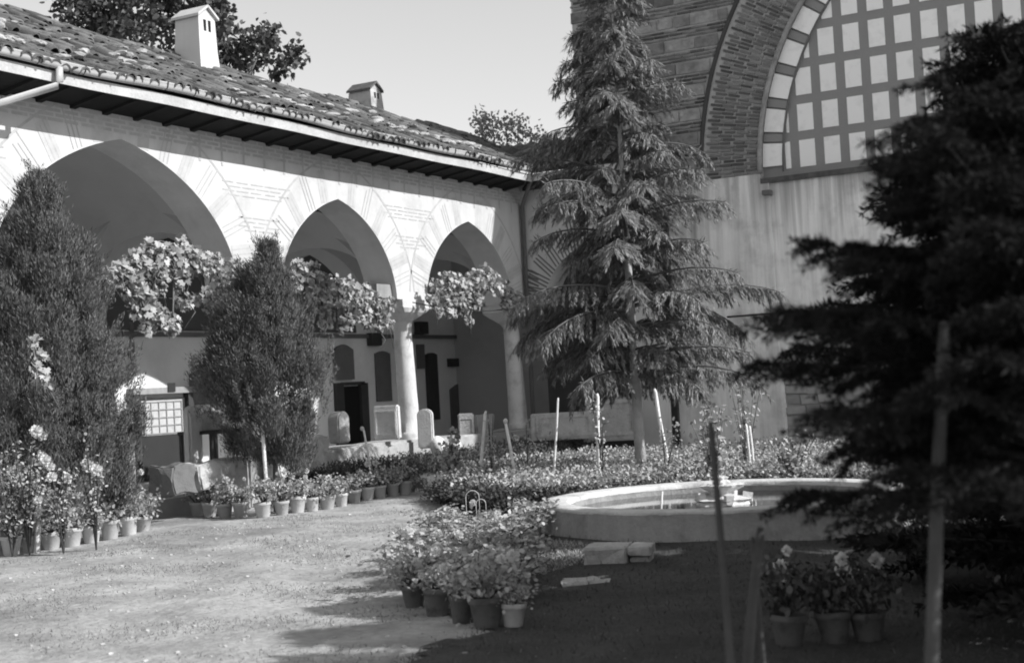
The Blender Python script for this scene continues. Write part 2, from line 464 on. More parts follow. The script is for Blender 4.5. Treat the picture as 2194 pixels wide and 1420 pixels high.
bm = bmesh.new(); box(bm, BACK, WA - TH, 31.3, 31.6, -0.1, 7.0); B_('far_end_wall', bm, 'plaster_in')
def vault(s0, s1, d0, d1, zs, spring=None):
    sx, sy = (s1 - s0) / 2, (d1 - d0) / 2
    cy_, cx_ = (s0 + s1) / 2, (d0 + d1) / 2
    Rr = math.hypot(sx, sy)
    n = 20
    bm = bmesh.new(); g = []
    for i in range(n + 1):
        g.append([])
        for j in range(n + 1):
            x = -sy * math.cos(math.pi * i / n); y = -sx * math.cos(math.pi * j / n)
            g[-1].append(bm.verts.new((cx_ + x, cy_ + y, zs + 0.72 * math.sqrt(max(0, Rr * Rr - x * x - y * y)))))
    for i in range(n):
        for j in range(n): bm.faces.new((g[i][j], g[i][j + 1], g[i + 1][j + 1], g[i + 1][j]))
    return bm
for k in range(4):
    s0, s1 = PIERS[k], PIERS[k + 1]
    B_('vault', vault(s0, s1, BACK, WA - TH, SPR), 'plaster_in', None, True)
    # back lunette, darker in tone, under the wall arch of the vault
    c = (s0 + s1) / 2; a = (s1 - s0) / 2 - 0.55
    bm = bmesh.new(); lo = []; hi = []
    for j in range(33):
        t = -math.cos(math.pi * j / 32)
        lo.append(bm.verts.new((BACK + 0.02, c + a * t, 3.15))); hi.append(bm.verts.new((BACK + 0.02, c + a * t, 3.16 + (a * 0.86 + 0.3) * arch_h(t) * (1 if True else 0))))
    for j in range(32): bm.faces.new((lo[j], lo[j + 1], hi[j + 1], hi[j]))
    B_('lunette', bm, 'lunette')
for k, s in enumerate(PIERS[1:]):
    # transverse arch from the column to the back wall
    bm = bmesh.new(); c = (BACK + WA - TH) / 2; a = (WA - TH - BACK) / 2
    prev = None; hw = 0.30
    for j in range(33):
        t = -math.cos(math.pi * j / 32)
        h = SPR - 0.05 + 1.75 * arch_h(t)
        cur = [bm.verts.new((c + a * t, s - hw, h)), bm.verts.new((c + a * t, s + hw, h)), bm.verts.new((c + a * t, s + hw, 6.4)), bm.verts.new((c + a * t, s - hw, 6.4))]
        if prev:
            for i in range(4): bm.faces.new((prev[i], prev[(i + 1) % 4], cur[(i + 1) % 4], cur[i]))
        prev = cur
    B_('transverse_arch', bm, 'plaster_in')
# string course on the back wall
bm = bmesh.new(); box(bm, BACK, BACK + 0.07, S0, 31.3, 3.03, 3.12); B_('string_course', bm, 'stone_dark')
# columns with capitals
for k, s in enumerate(PIERS):
    cx_ = WA - TH / 2
    if k in (0, 1, 4):
        pass
    col_p = [(0.225, PLINTH - 0.02), (0.235, PLINTH + 0.08), (0.21, PLINTH + 0.14)] + [(0.205 - 0.03 * i / 8, PLINTH + 0.14 + 2.08 * i / 8) for i in range(9)] + [(0.195, 3.04), (0.195, 3.07)]
    bm, _ = lathe(col_p, 28, 0.002)
    lean = 0.045
    for v in bm.verts: v.co += Vector((cx_, s + .22 - (v.co.z - PLINTH) * lean, 0))
    colm = B_('column', bm, 'marble', None, True)
    bm = bmesh.new()
    ring_prev = None
    lv = [(0.19, 3.05, 1.0), (0.22, 3.10, 1.0), (0.30, 3.17, 0.7), (0.38, 3.26, 0.35), (0.42, 3.34, 0.0), (0.44, 3.36, 0.0), (0.44, SPR, 0.0)]
    for rr, z, rd in lv:
        ring = []
        for j in range(32):
            th = 2 * math.pi * j / 32
            cx2, sx2 = math.cos(th), math.sin(th)
            mxx = max(abs(cx2), abs(sx2))
            sq = (cx2 / mxx, sx2 / mxx)
            px = (rd * cx2 + (1 - rd) * sq[0]) * min(rr, TH / 2 + 0.05) ; py = (rd * sx2 + (1 - rd) * sq[1]) * rr * (1.0 + 0.18 * (1 - rd))
            ring.append(bm.verts.new((cx_ + px, s + py + 0.10, z)))
        if ring_prev:
            for j in range(32): bm.faces.new((ring_prev[j], ring_prev[(j + 1) % 32], ring[(j + 1) % 32], ring[j]))
        ring_prev = ring
    bm.faces.new(ring_prev)
    cp = obj('capital', bm, 'marble', colm)
    if k > 0:   # iron tie bar along the arcade
        pass
# timber bracket block in the second arch next to the capital
bm = bbox(WA - TH + 0.05, WA - 0.1, PIERS[3] - 1.05, PIERS[3] - 0.5, 3.52, 3.78, 0.01); B_('timber_block', bm, 'wood_mid')

# eaves: soffit, fascia, gutter, downpipe
EX = WA + OV
def sag(s): return 0.018 * math.sin(s * 0.8 + 0.5) + 0.012 * math.sin(s * 2.1) - 0.01
def long_prism(sec, s0, s1, step, fz):
    bm = bmesh.new(); prev = None
    n = max(2, int((s1 - s0) / step))
    for i in range(n + 1):
        s = s0 + (s1 - s0) * i / n
        cur = [bm.verts.new((x, s, z + fz(s))) for x, z in sec]
        if prev:
            for j in range(len(sec)): bm.faces.new((prev[j], prev[(j + 1) % len(sec)], cur[(j + 1) % len(sec)], cur[j]))
        else: bm.faces.new(cur)
        prev = cur
    bm.faces.new(prev[::-1])
    bmesh.ops.recalc_face_normals(bm, faces=bm.faces[:])
    return bm
SE = 26.95
B_('soffit', long_prism([(WA - 0.1, 5.86), (EX - 0.06, 5.98), (EX - 0.06, 6.03), (WA - 0.1, 5.93)], S0 - 0.4, SE + 0.05, 1.0, lambda s: EZ), 'soffit')
for s in np.arange(6.5, 27, 0.62):
    bm = bmesh.new(); box(bm, WA - 0.05, EX - 0.08, s - 0.05, s + 0.05, 5.83 + EZ, 5.93 + EZ)
    for v in bm.verts: v.co.z += 0.12 * (v.co.x - WA) / OV
    B_('rafter_end', bm, 'soffit')
B_('fascia', long_prism([(EX - 0.055, 5.96), (EX - 0.02, 5.955), (EX + 0.0, 6.10), (EX - 0.055, 6.12)], S0 - 0.4, SE, 0.5, lambda s: EZ + 0.4 * sag(s)), 'fascia')
gsec = [(EX + 0.01, 6.17), (EX + 0.015, 6.15), (EX + 0.05, 6.135), (EX + 0.09, 6.15), (EX + 0.105, 6.19), (EX + 0.105, 6.23), (EX + 0.12, 6.245), (EX + 0.095, 6.24), (EX + 0.09, 6.19), (EX + 0.05, 6.155), (EX + 0.03, 6.17)]
gut = B_('gutter', long_prism(gsec, S0 - 0.5, SE - 0.1, 0.25, lambda s: EZ + sag(s)), 'gutter', None, True)
for s in (13.2, 14.0, 15.6, 16.2, 17.0, 18.6, 20.3, 21.7, 23.6, 25.0):
    bm = bmesh.new(); z = sag(s) + EZ
    tube(bm, [(EX - 0.02, s, 6.26 + z), (EX + 0.05, s, 6.126 + z), (EX + 0.112, s, 6.17 + z), (EX + 0.126, s, 6.25 + z)], 0.008, 5)
    obj('gutter_bracket', bm, 'iron', gut)
e0 = on_n(126, 185, EX + 0.05); e1 = on_n(-60, 240, WA + 0.25)
B_('downpipe', (lambda bm: (tube(bm, [(e0.x + 0.02, e0.y, 6.13 + EZ), (e0.x + 0.02, e0.y, e0.z + 0.06), (e0.x, e0.y - 0.03, e0.z), e1, (e1.x - 0.15, e1.y - 0.5, e1.z - 0.15), (e1.x - 0.2, e1.y - 0.55, 0.1)], 0.05, 10), bm)[1])(bmesh.new()), 'gutter', None, True)
# corner downpipe, two eaves meet here
B_('corner_downpipe', (lambda bm: (tube(bm, [(EX, SE - 0.02, 6.1 + EZ), (EX - 0.05, SE + 0.02, 6.0 + EZ), (WA + 0.09, 27.62, 5.55 + EZ), (WA + 0.09, 27.62, 0.2)], 0.05, 10), bm)[1])(bmesh.new()), 'stone_dark', None, True)

# roof: deck and tiles
SL = 0.466
def ridge_dd(s): return 4.85 - 0.165 * (s - 15.6) if s > 13 else 5.3
def roof_h(dd, s): return 6.24 + EZ + SL * dd + 0.8 * sag(s) * (1 - dd / 5) + 0.03 * math.sin(s * 1.7 + dd)
bm = bmesh.new(); prev = None
for i in range(60):
    s = S0 - 0.5 + (31.8 - S0) * i / 59
    dr = max(ridge_dd(min(s, 26)), 3.2)
    dmin = max(-0.02, s - SE)
    if dmin > dr - 0.05: dmin = dr - 0.05
    cur = [bm.verts.new((EX - d, s, roof_h(d, s) - 0.10)) for d in np.linspace(dmin, dr, 8)]
    cur.append(bm.verts.new((EX - dr - 4.0, s, roof_h(dr, s) - 1.9)))
    if prev:
        for a0, a1, b0, b1 in zip(prev, prev[1:], cur, cur[1:]): bm.faces.new((a0, b0, b1, a1))
    prev = cur
roof = B_('roof', bm, 'tile')
def tile_mesh(seed):
    r_ = random.Random(seed); bm = bmesh.new(); prev = None
    for i, (y, rad, zz) in enumerate(((0, 0.10, 0.0), (0.2, 0.09, 0.004), (0.40, 0.078, 0.0))):
        cur = []
        for j in range(7):
            th = math.pi * j / 6
            cur.append(bm.verts.new((-y, rad * math.cos(th) * (1 + r_.uniform(-.04, .04)), zz + rad * 1.05 * math.sin(th) + r_.uniform(-.004, .004))))
        if prev:
            for j in range(6): bm.faces.new((prev[j], prev[j + 1], cur[j + 1], cur[j]))
        else:
            inner = [bm.verts.new((v.co.x, v.co.y * 0.8, v.co.z * 0.78)) for v in cur]
            for j in range(6): bm.faces.new((cur[j], inner[j], inner[j + 1], cur[j + 1]))
        prev = cur
    me = bpy.data.meshes.new('roof_tile'); bm.to_mesh(me); bm.free(); me.materials.append(MT['tile'])
    return me
tms = [tile_mesh(i) for i in range(5)]
inv = Matrix.Identity(4)
Vs, Fs, off = [], [], 0
cnt = 0
slope = math.atan(SL)
arrs = []
for me in tms:
    V = np.empty(len(me.vertices) * 3, np.float32); me.vertices.foreach_get('co', V)
    arrs.append((V.reshape(-1, 3), np.array([list(p.vertices) for p in me.polygons])))
s = S0 - 0.3
while s < 30.5:
    row = 0
    dstart = max(-0.10, s - SE)
    dr = max(ridge_dd(min(s, 26)), 3.2)
    d = dstart
    while d < dr:
        mi = random.randrange(5)
        loc = Vector((EX - d + random.uniform(-.03, .03), s + random.uniform(-.012, .012), roof_h(d, s) - 0.055 + random.uniform(0, .05)))
        mtx = Matrix.Translation(loc) @ Matrix.Rotation(slope + random.uniform(-.16, .08), 4, 'Y') @ Matrix.Rotation(random.gauss(0, .10), 4, 'Z') @ Matrix.Rotation(random.uniform(-.12, .12), 4, 'X')
        if row < 3 and s > 12.3 and s < 26.9 and cnt < 300:
            o = bpy.data.objects.new('roof_tile', tms[mi]); COL.objects.link(o); o.parent = roof
            o.matrix_parent_inverse = inv; o.matrix_basis = mtx; cnt += 1
        else:
            V, Fa = arrs[mi]
            A = np.array(mtx); Vs.append(V @ A[:3, :3].T + A[:3, 3]); Fs.append(Fa + off); off += len(V)
        d += random.uniform(0.28, 0.36); row += 1
    s += 0.168
rest = link('roof_tile', mesh_np('roof_tiles_far', np.concatenate(Vs), np.concatenate(Fs)), 'tile', roof); rest['kind'] = 'stuff'; rest.matrix_parent_inverse = inv
# ridge tiles
Vs, Fs, off = [], [], 0
s = S0
while s < 26.5:
    dr = max(ridge_dd(s), 3.2)
    mtx = Matrix.Translation((EX - dr, s, roof_h(dr, s) - 0.03 + random.uniform(-.02, .02))) @ Matrix.Rotation(-math.pi / 2 + random.uniform(-.1, .1), 4, 'Z') @ Matrix.Scale(1.25, 4)
    V, Fa = arrs[random.randrange(5)]; A = np.array(mtx)
    Vs.append(V @ A[:3, :3].T + A[:3, 3]); Fs.append(Fa + off); off += len(V); s += random.uniform(.3, .36)
rt = link('ridge_tile', mesh_np('ridge_tiles', np.concatenate(Vs), np.concatenate(Fs)), 'tile', roof); rt['kind'] = 'stuff'; rt.matrix_parent_inverse = inv
# loose stones and mortar lumps lying on the roof
lump = []
for i in range(4):
    bm = bmesh.new(); bmesh.ops.create_icosphere(bm, subdivisions=2, radius=0.11)
    for v in bm.verts: v.co = Vector((v.co.x * 1.0, v.co.y * 1.5, v.co.z * 0.7)) * random.uniform(.8, 1.15)
    me = bpy.data.meshes.new('roof_stone'); bm.to_mesh(me); bm.free(); me.materials.append(MT['stone']); lump.append(me)
for i in range(90):
    s = random.uniform(12.6, 26); d = random.uniform(0.3, 3.0) if i % 3 else random.uniform(0.3, 1.2)
    o = bpy.data.objects.new('roof_stone', random.choice(lump)); COL.objects.link(o); o.parent = roof; o.matrix_parent_inverse = inv
    o.matrix_basis = Matrix.Translation((EX - d, s, roof_h(d, s) + 0.07)) @ Matrix.Rotation(random.uniform(0, 6.28), 4, 'Z') @ Matrix.Diagonal((random.uniform(.5, 1.2), random.uniform(.5, 1.3), random.uniform(.4, .8), 1))

# chimneys
def chimney(px, py_base, dd, w, dpt, hgt, name, big):
    p = on_n(px, py_base, EX - dd)
    s = p.y; x = EX - dd; z0 = roof_h(dd, s) - 0.25; z1 = z0 + 0.25 + hgt
    bm = bmesh.new()
    tpr = 0.92
    vs = []
    for z, k in ((z0, 1.12), (z0 + 0.45, 1.0), (z1, tpr)):
        vs.append([bm.verts.new((x + a * dpt / 2 * k, s + b_ * w / 2 * k, z)) for a, b_ in ((1, -1), (1, 1), (-1, 1), (-1, -1))])
    for r0, r1 in zip(vs, vs[1:]):
        for j in range(4): bm.faces.new((r0[j], r0[(j + 1) % 4], r1[(j + 1) % 4], r1[j]))
    # gabled head, ridge running back from the courtyard face
    ra = bm.verts.new((x + dpt / 2 * tpr, s, z1 + w * 0.28)); rb = bm.verts.new((x - dpt / 2 * tpr, s, z1 + w * 0.28))
    t = vs[-1]
    bm.faces.new((t[0], t[1], ra)); bm.faces.new((t[2], t[3], rb)); bm.faces.new((t[1], t[2], rb, ra)); bm.faces.new((t[3], t[0], ra, rb))
    bmesh.ops.recalc_face_normals(bm, faces=bm.faces[:])
    ch = B_('chimney', bm, 'plaster' if big else 'stone')
    # capping slabs
    for sg in (-1, 1):
        bm = bmesh.new(); ov = 0.06
        a0 = Vector((x + dpt / 2 * tpr + ov, s + sg * (w / 2 * tpr + ov), z1 - 0.045)); a1 = Vector((x - dpt / 2 * tpr - ov, s + sg * (w / 2 * tpr + ov), z1 - 0.045))
        b0 = Vector((x + dpt / 2 * tpr + ov, s + sg * 0.005, z1 + w * 0.28 + 0.02)); b1 = Vector((x - dpt / 2 * tpr - ov, s + sg * 0.005, z1 + w * 0.28 + 0.02))
        lo = [bm.verts.new(v) for v in (a0, b0, b1, a1)]; hi = [bm.verts.new(v + Vector((0, 0, 0.05))) for v in (a0, b0, b1, a1)]
        bm.faces.new(lo); bm.faces.new(hi[::-1])
        for j in range(4): bm.faces.new((lo[j], hi[j], hi[(j + 1) % 4], lo[(j + 1) % 4]))
        bmesh.ops.recalc_face_normals(bm, faces=bm.faces[:])
        obj('chimney_cap', bm, 'plaster' if big else 'tile', ch).matrix_parent_inverse = inv
    zt = z1 - 0.10
    for sg in (-1, 1):
        sc_ = 1.0
        bm = bmesh.new(); box(bm, x + dpt / 2 * 0.85, x + dpt / 2 * (0.955 if big else 1.04), s + sg * w * 0.13 - w * 0.07, s + sg * w * 0.13 + w * 0.07, zt - (0.30 if big else 0.24), zt + 0.02)
        obj('smoke_slot', bm, 'dark', ch).matrix_parent_inverse = inv
    return ch
chimney(422, 140, 3.7, 0.50, 0.62, 0.88, 'chimney', True)
chimney(784, 236, 4.6, 0.46, 0.62, 0.27, 'chimney', False)

# fittings on the portico back wall: door, inscription slabs, meter boxes
def wall_panel(name, x0, x1, y0, y1, mat, thick=0.07, arched=0.0, parent=None, n=BACK):
    a = on_n(x0, y1, n); c = on_n(x1, y0, n)
    s0, s1, h0, h1 = a.y, c.y, a.z, c.z
    bm = bmesh.new(); pts = [(s0, h0), (s1, h0), (s1, h1)]
    if arched:
        pts = [(s0, h0), (s1, h0), (s1, h1 - arched), ((s0 * .3 + s1 * .7), h1 - arched * .25), ((s0 + s1) / 2, h1), ((s0 * .7 + s1 * .3), h1 - arched * .25), (s0, h1 - arched)]
    else: pts.append((s0, h1))
    lo = [bm.verts.new((n + 0.004, s, h)) for s, h in pts]; hi = [bm.verts.new((n + thick, s, h)) for s, h in pts]
    bm.faces.new(lo); bm.faces.new(hi)
    for j in range(len(pts)): bm.faces.new((lo[j], lo[(j + 1) % len(pts)], hi[(j + 1) % len(pts)], hi[j]))
    bmesh.ops.recalc_face_normals(bm, faces=bm.faces[:])
    return bm
def fit(name, x0, x1, y0, y1, mat, thick=0.07, arched=0.0, n=BACK):
    return B_(name, wall_panel(name, x0, x1, y0, y1, mat, thick, arched, None, n), mat)
dr_ = fit('door', 728, 776, 826, 1000, 'dark', 0.03)
obj('door_frame', wall_panel('f', 722, 729, 820, 1000, 'wood_dark', 0.1), 'wood_dark', dr_)
obj('door_frame', wall_panel('f', 775, 781, 820, 1000, 'wood_dark', 0.1), 'wood_dark', dr_)
obj('door_frame', wall_panel('f', 729.5, 774.5, 817, 826, 'wood_dark', 0.1), 'wood_dark', dr_)
fit('inscription_slab', 407, 455, 790, 868, 'stone_dark', 0.09, 0.1)
fit('inscription_slab', 714, 750, 738, 814, 'stone_dark', 0.09, 0.12)
fit('wall_recess', 806, 832, 752, 860, 'stone_dark', 0.05, 0.06)
fit('meter_box', 786, 806, 714, 741, 'wood_dark', 0.16)
fit('meter_box', 888, 906, 690, 716, 'wood_dark', 0.16)
fit('notice_board', 958, 978, 768, 786, 'wood_dark', 0.1)
fit('meter_box', 982, 1000, 755, 785, 'wood_dark', 0.16)
fit('wall_recess', 968, 1004, 820, 946, 'stone_dark', 0.04, 0.15)
fit('inscription_slab', 893, 905, 738, 790, 'stone_dark', 0.06)
fit('leaning_slab', 916, 928, 756, 900, 'wood_dark', 0.12, 0.05)
fit('wall_pipe', 280, 284, 690, 800, 'stone_dark', 0.03)

# corner wing with one bay, butting against the mosque
WS, WE = 27.7, -12.05
cw, aw, rw = -13.55, 1.05, 1.2
bm = bmesh.new(); rows = []
smp = [(WA + 0.001, SPR), (cw - aw - .001, SPR)] + [(cw - aw * math.cos(math.pi * k / 30), SPR + rw * arch_h(-math.cos(math.pi * k / 30))) for k in range(31)] + [(cw + aw + .001, SPR), (WE, SPR)]
for x, h in smp:
    rows.append([bm.verts.new((x, WS, h)), bm.verts.new((x, WS, TOPW)), bm.verts.new((x, WS + TH, h)), bm.verts.new((x, WS + TH, TOPW))])
for a, b_ in zip(rows, rows[1:]):
    bm.faces.new((a[0], a[1], b_[1], b_[0])); bm.faces.new((a[2], b_[2], b_[3], a[3])); bm.faces.new((a[0], b_[0], b_[2], a[2])); bm.faces.new((a[1], a[3], b_[3], b_[1]))
bmesh.ops.recalc_face_normals(bm, faces=bm.faces[:])
B_('wing_wall', bm, 'plaster')
bm = bmesh.new(); box(bm, cw + aw + 0.03, WE, WS + 0.02, WS + TH - 0.02, -0.05, SPR); B_('wing_pier', bm, 'plaster')
bm = bmesh.new(); box(bm, WA - 0.1, WE, 28.75, 28.85, -0.05, 6.0); B_('wing_back_wall', bm, 'wood_dark')  # dark boards stand in for the shade of a deep opening
bm = bmesh.new()
NY = (0, -1, 0)
for k in range(1, 14):
    th = math.pi * k / 14; t = -math.cos(th)
    p0 = Vector((cw + aw * t, WS - 0.005, SPR + rw * arch_h(t))); p1 = Vector((cw + (aw + .55) * t, WS - 0.005, SPR + (rw + .75) * arch_h(t)))
    d = (p1 - p0).normalized(); sd = Vector((-d.z, 0, d.x))
    for j in (-1, 0, 1):
        if p1.z < 5.8: strip(bm, [p0 + sd * j * .085, p0 + sd * j * .085 + d * (p1 - p0).length * .95], 0.035, NY)
for rr in range(5):
    h = 4.3 - rr * 0.13
    strip(bm, [Vector((WA + .06, WS - .006, h)), Vector((WA + .36, WS - .006, h - .14))], 0.045, NY)
tag(B_('wing_joint_lines', bm, 'stone_dark'), kind='stuff')
# wing eaves and roof
bm = bmesh.new(); vs = [bm.verts.new(v) for v in ((EX - 0.1, SE, 5.98 + EZ), (WE, SE, 5.98 + EZ), (WE, WS + .1, 5.88 + EZ), (WA, WS + .1, 5.88 + EZ), (EX - .1, SE, 6.03 + EZ), (WE, SE, 6.03 + EZ), (WE, WS + .1, 5.95 + EZ), (WA, WS + .1, 5.95 + EZ))]
for f in ((0, 1, 2, 3), (7, 6, 5, 4), (0, 4, 5, 1), (1, 5, 6, 2), (2, 6, 7, 3), (3, 7, 4, 0)): bm.faces.new([vs[i] for i in f])
bmesh.ops.recalc_face_normals(bm, faces=bm.faces[:]); B_('wing_soffit', bm, 'soffit')
bm = bmesh.new(); box(bm, EX, WE, SE - 0.03, SE - 0.002, 5.96 + EZ, 6.11 + EZ); B_('wing_fascia', bm, 'fascia')
bm = bmesh.new(); vs = [bm.verts.new(v) for v in ((EX, SE - .05, 6.12 + EZ), (WE, SE - .05, 6.12 + EZ), (WE, 28.88, 6.12 + EZ + SL * 1.95), (EX - 1.95, 28.88, 6.12 + EZ + SL * 1.95))]; bm.faces.new(vs)
wroof = B_('wing_roof', bm, 'tile')
Vs, Fs, off = [], [], 0
x = EX - 1.7
while x < WE:
    d = max(-0.1, EX - x)
    while d < 1.75:
        mtx = Matrix.Translation((x, SE + d, 6.2 + EZ + SL * d)) @ Matrix.Rotation(-math.pi / 2 + random.uniform(-.08, .08), 4, 'Z') @ Matrix.Rotation(slope, 4, 'Y')
        V, Fa = arrs[random.randrange(5)]; A = np.array(mtx); Vs.append(V @ A[:3, :3].T + A[:3, 3]); Fs.append(Fa + off); off += len(V)
        d += 0.32
    x += 0.17
tag(link('wing_roof_tile', mesh_np('wing_tiles', np.concatenate(Vs), np.concatenate(Fs)), 'tile', wroof), kind='stuff')

# ------------------------------------------------------------------ mosque wall with the great arch
WB = 28.9
mq = thing('mosque', (-9, WB, 0), 'tall mosque wall of brick and stone with a great arch over grey plaster', 'mosque')
def Q_(name, bm, mat, parent=None, smooth=False):
    o = obj(name, bm, mat, parent if parent else mq, smooth)
    if parent is None: o.matrix_parent_inverse = Matrix.Translation((9, -WB, 0))
    return o
AC, AH = -3.93, 5.95
R0, R1, R2, R3 = 5.51, 5.97, 7.26, 7.34
NL, NR, TOPB = -14.16, 9.0, 13.45
SPL = 5.88   # top of the plaster zone
def wall_with_arch(rad, y, x0, x1, z0, z1):
    bm = bmesh.new(); pr = None
    xs = [x0, AC - rad - .002] + [AC - rad * math.cos(math.pi * k / 60) for k in range(61)] + [AC + rad + .002, x1]
    for x in xs:
        dx = abs(x - AC); lo = z0 if dx > rad else max(z0, AH + math.sqrt(max(0, rad * rad - dx * dx)))
        cur = (bm.verts.new((x, y, lo)), bm.verts.new((x, y, z1)))
        if pr: bm.faces.new((pr[0], cur[0], cur[1], pr[1]))
        pr = cur
    return bm
bm = wall_with_arch(R2, WB, NL, NR, SPL, TOPB); Q_('upper_wall', bm, 'mortar')
bm = bmesh.new(); box(bm, NL, NR, WB + 0.5, WB + 6, 0, TOPB); Q_('core_wall', bm, 'mortar')
bm = bmesh.new(); box(bm, NL, NL + 0.02, WB + .001, WB + .5, SPL, TOPB); Q_('corner_return', bm, 'ashlar')
bm = bmesh.new(); box(bm, NL, NR, WB, WB + 0.5, TOPB - 0.001, TOPB + .15); Q_('cornice', bm, 'ashlar')
# brick courses and stone blocks left of the arch
Vb, Fb, ob = [], [], 0
def brick_np(x0, x1, z0, z1, y0, y1):
    V = np.array([(x, y, z) for x in (x0, x1) for y in (y0, y1) for z in (z0, z1)], float)
    V += rng.uniform(-.006, .006, V.shape)
    Fq = np.array(((0, 1, 3, 2), (4, 6, 7, 5), (0, 4, 5, 1), (2, 3, 7, 6), (0, 2, 6, 4), (1, 5, 7, 3)))
    return V, Fq
def arch_limit(z):
    return AC - math.sqrt(max(0, R3 * R3 - (z - AH) ** 2)) if z - AH < R3 else 99
uz = SPL + 0.12; st_n = 0
PER = 0.52
while uz < TOPB - 0.3:
    for c in range(3):
        z0 = uz + c * 0.078
        x = NL + random.uniform(0, .2) - 0.05
        while True:
            ln = random.uniform(.26, .34); x1 = x + ln
            lim = arch_limit(z0 + .05) - 0.02
            if lim > 50: lim = 3
            if x1 > lim: x1 = lim
            if x1 - x < 0.06: break
            V, Fq = brick_np(max(x, NL - 0.01), x1, z0, z0 + 0.048, WB - 0.022 - random.uniform(0, .012), WB + 0.05)
            Vb.append(V); Fb.append(Fq + ob); ob += 8
            x = x1 + 0.022
            if x > lim - .05: break
    z0 = uz + 3 * 0.078 + .005; z1 = uz + PER - 0.03
    x = NL - random.uniform(0, .02)
    while True:
        ln = random.uniform(.35, .75); x1 = x + ln
        lim = arch_limit((z0 + z1) / 2) - 0.06
        if lim > 50: lim = 3
        if x1 > lim - .2: x1 = lim
        if x1 - x < .1: break
        if uz < 10.6:
            bm = bbox(x, x1, WB - 0.02 - random.uniform(0, .02), WB + 0.06, z0 + random.uniform(0, .015), z1 - random.uniform(0, .015), 0.012, 0.006, 1)
            Q_('stone_block', bm, 'ashlar'); st_n += 1
        else:
            V, Fq = brick_np(x, x1, z0, z1, WB - 0.03, WB + .05); Vb.append(V); Fb.append(Fq + ob); ob += 8
        x = x1 + 0.03
        if x > lim - .1: break
    uz += PER
tag(Q_('wall_brick', (lambda me: (lambda bm: (bm.from_mesh(me), bm)[1])(bmesh.new()))(mesh_np('wall_bricks', np.concatenate(Vb), np.concatenate(Fb))), 'brick'), kind='stuff')
# brick arch band
bm = bmesh.new()
pr = None
for k in range(81):
    th = math.pi * k / 80
    cur = [bm.verts.new((AC - r * math.cos(th), y, AH + r * math.sin(th) - (0.07 if k in (0, 80) else 0))) for r, y in ((R1, WB + .3), (R1, WB - .004), (R2, WB - .004), (R2, WB + .3))]
    if pr:
        for j in range(3): bm.faces.new((pr[j], pr[j + 1], cur[j + 1], cur[j]))
    pr = cur
bmesh.ops.recalc_face_normals(bm, faces=bm.faces[:])
band = Q_('arch_band', bm, 'mortar')
# one brick mesh, shared; x along radius, z across the course
bms = []
for i in range(4):
    bm = bmesh.new(); box(bm, -0.135 + i * .008, 0.135 - i * .004, -0.02, 0.05, -0.024, 0.024)
    for v in bm.verts: v.co += Vector((random.uniform(-.006, .006), random.uniform(-.004, .004), random.uniform(-.004, .004)))
    me = bpy.data.meshes.new('brick'); bm.to_mesh(me); bm.free(); me.materials.append(MT['brick']); bms.append(me)
bar = []
for me in bms:
    V = np.empty(24, np.float32); me.vertices.foreach_get('co', V); bar.append((V.reshape(-1, 3), np.array([list(p.vertices) for p in me.polygons])))
Vb, Fb, ob = [], [], 0; nb = 0
th = 0.004; dth = 0.0775 / 6.6; ci = 0
while th < math.pi:
    r = R1 + 0.14 + (0.06 if ci % 2 else -0.02)
    while r < R2 - 0.1:
        rr = r + random.uniform(-.012, .012)
        mtx = Matrix.Translation((AC - rr * math.cos(th), WB - 0.012 - random.uniform(0, .01), AH + rr * math.sin(th))) @ Matrix.Rotation(th + random.uniform(-.006, .006), 4, 'Y')
        i = random.randrange(4)
        if nb < 300 and th < 0.62:
            o = bpy.data.objects.new('brick', bms[i]); COL.objects.link(o); o.parent = band; o.matrix_basis = mtx; nb += 1
        else:
            V, Fq = bar[i]; A = np.array(mtx); Vb.append(V @ A[:3, :3].T + A[:3, 3]); Fb.append(Fq + ob); ob += 8
        r += 0.295
    th += dth; ci += 1
tag(link('brick', mesh_np('bricks_far', np.concatenate(Vb), np.concatenate(Fb)), 'brick', band), kind='stuff')
# mouldings: dark outer line, thin inner roll
def arc_tube(name, r, rad, y, mat, a0=0.0, a1=math.pi, parent=None):
    bm = bmesh.new(); tube(bm, [(AC - r * math.cos(a0 + (a1 - a0) * k / 70), y, AH + r * math.sin(a0 + (a1 - a0) * k / 70)) for k in range(71)], rad, 8)
    return Q_(name, bm, mat, parent, True)
arc_tube('arch_moulding', R2 + 0.04, 0.05, WB - 0.02, 'mould')
arc_tube('arch_roll', R1 + 0.02, 0.055, WB - 0.01, 'ashlar')
# voussoir ring of white and grey blocks, slightly behind the band, and the tympanum
YR, YT = WB + 0.10, WB + 0.16
a0 = 0.0; w_, d_ = 0.52 / 5.74, 0.205 / 5.74
a = 0.02; wh = True
while a < math.pi - 0.02:
    a1 = min(a + (w_ if wh else d_), math.pi)
    bm = bmesh.new(); pr = None
    g = 0.0035
    ri, ro = R0 + 0.01, R1 - 0.02
    for k in range(4):
        t = a + g + (a1 - a - 2 * g) * k / 3
        cur = [bm.verts.new((AC - r * math.cos(t), y, AH + r * math.sin(t))) for r, y in ((ri, YR + .1), (ri, YR - (0.012 if wh else 0)), (ro, YR - (0.012 if wh else 0)), (ro, YR + .1))]
        if pr:
            for j in range(3): bm.faces.new((pr[j], pr[j + 1], cur[j + 1], cur[j]))
        else: bm.faces.new(cur)
        pr = cur
    bm.faces.new(pr[::-1]); bmesh.ops.recalc_face_normals(bm, faces=bm.faces[:])
    Q_('voussoir', bm, 'pane' if wh else 'tymp')
    a = a1; wh = not wh
bm = bmesh.new(); box(bm, AC - R1, AC + R1, YT, YT + .1, SPL - .3, AH + R1); tym = Q_('tympanum', bm, 'tymp')
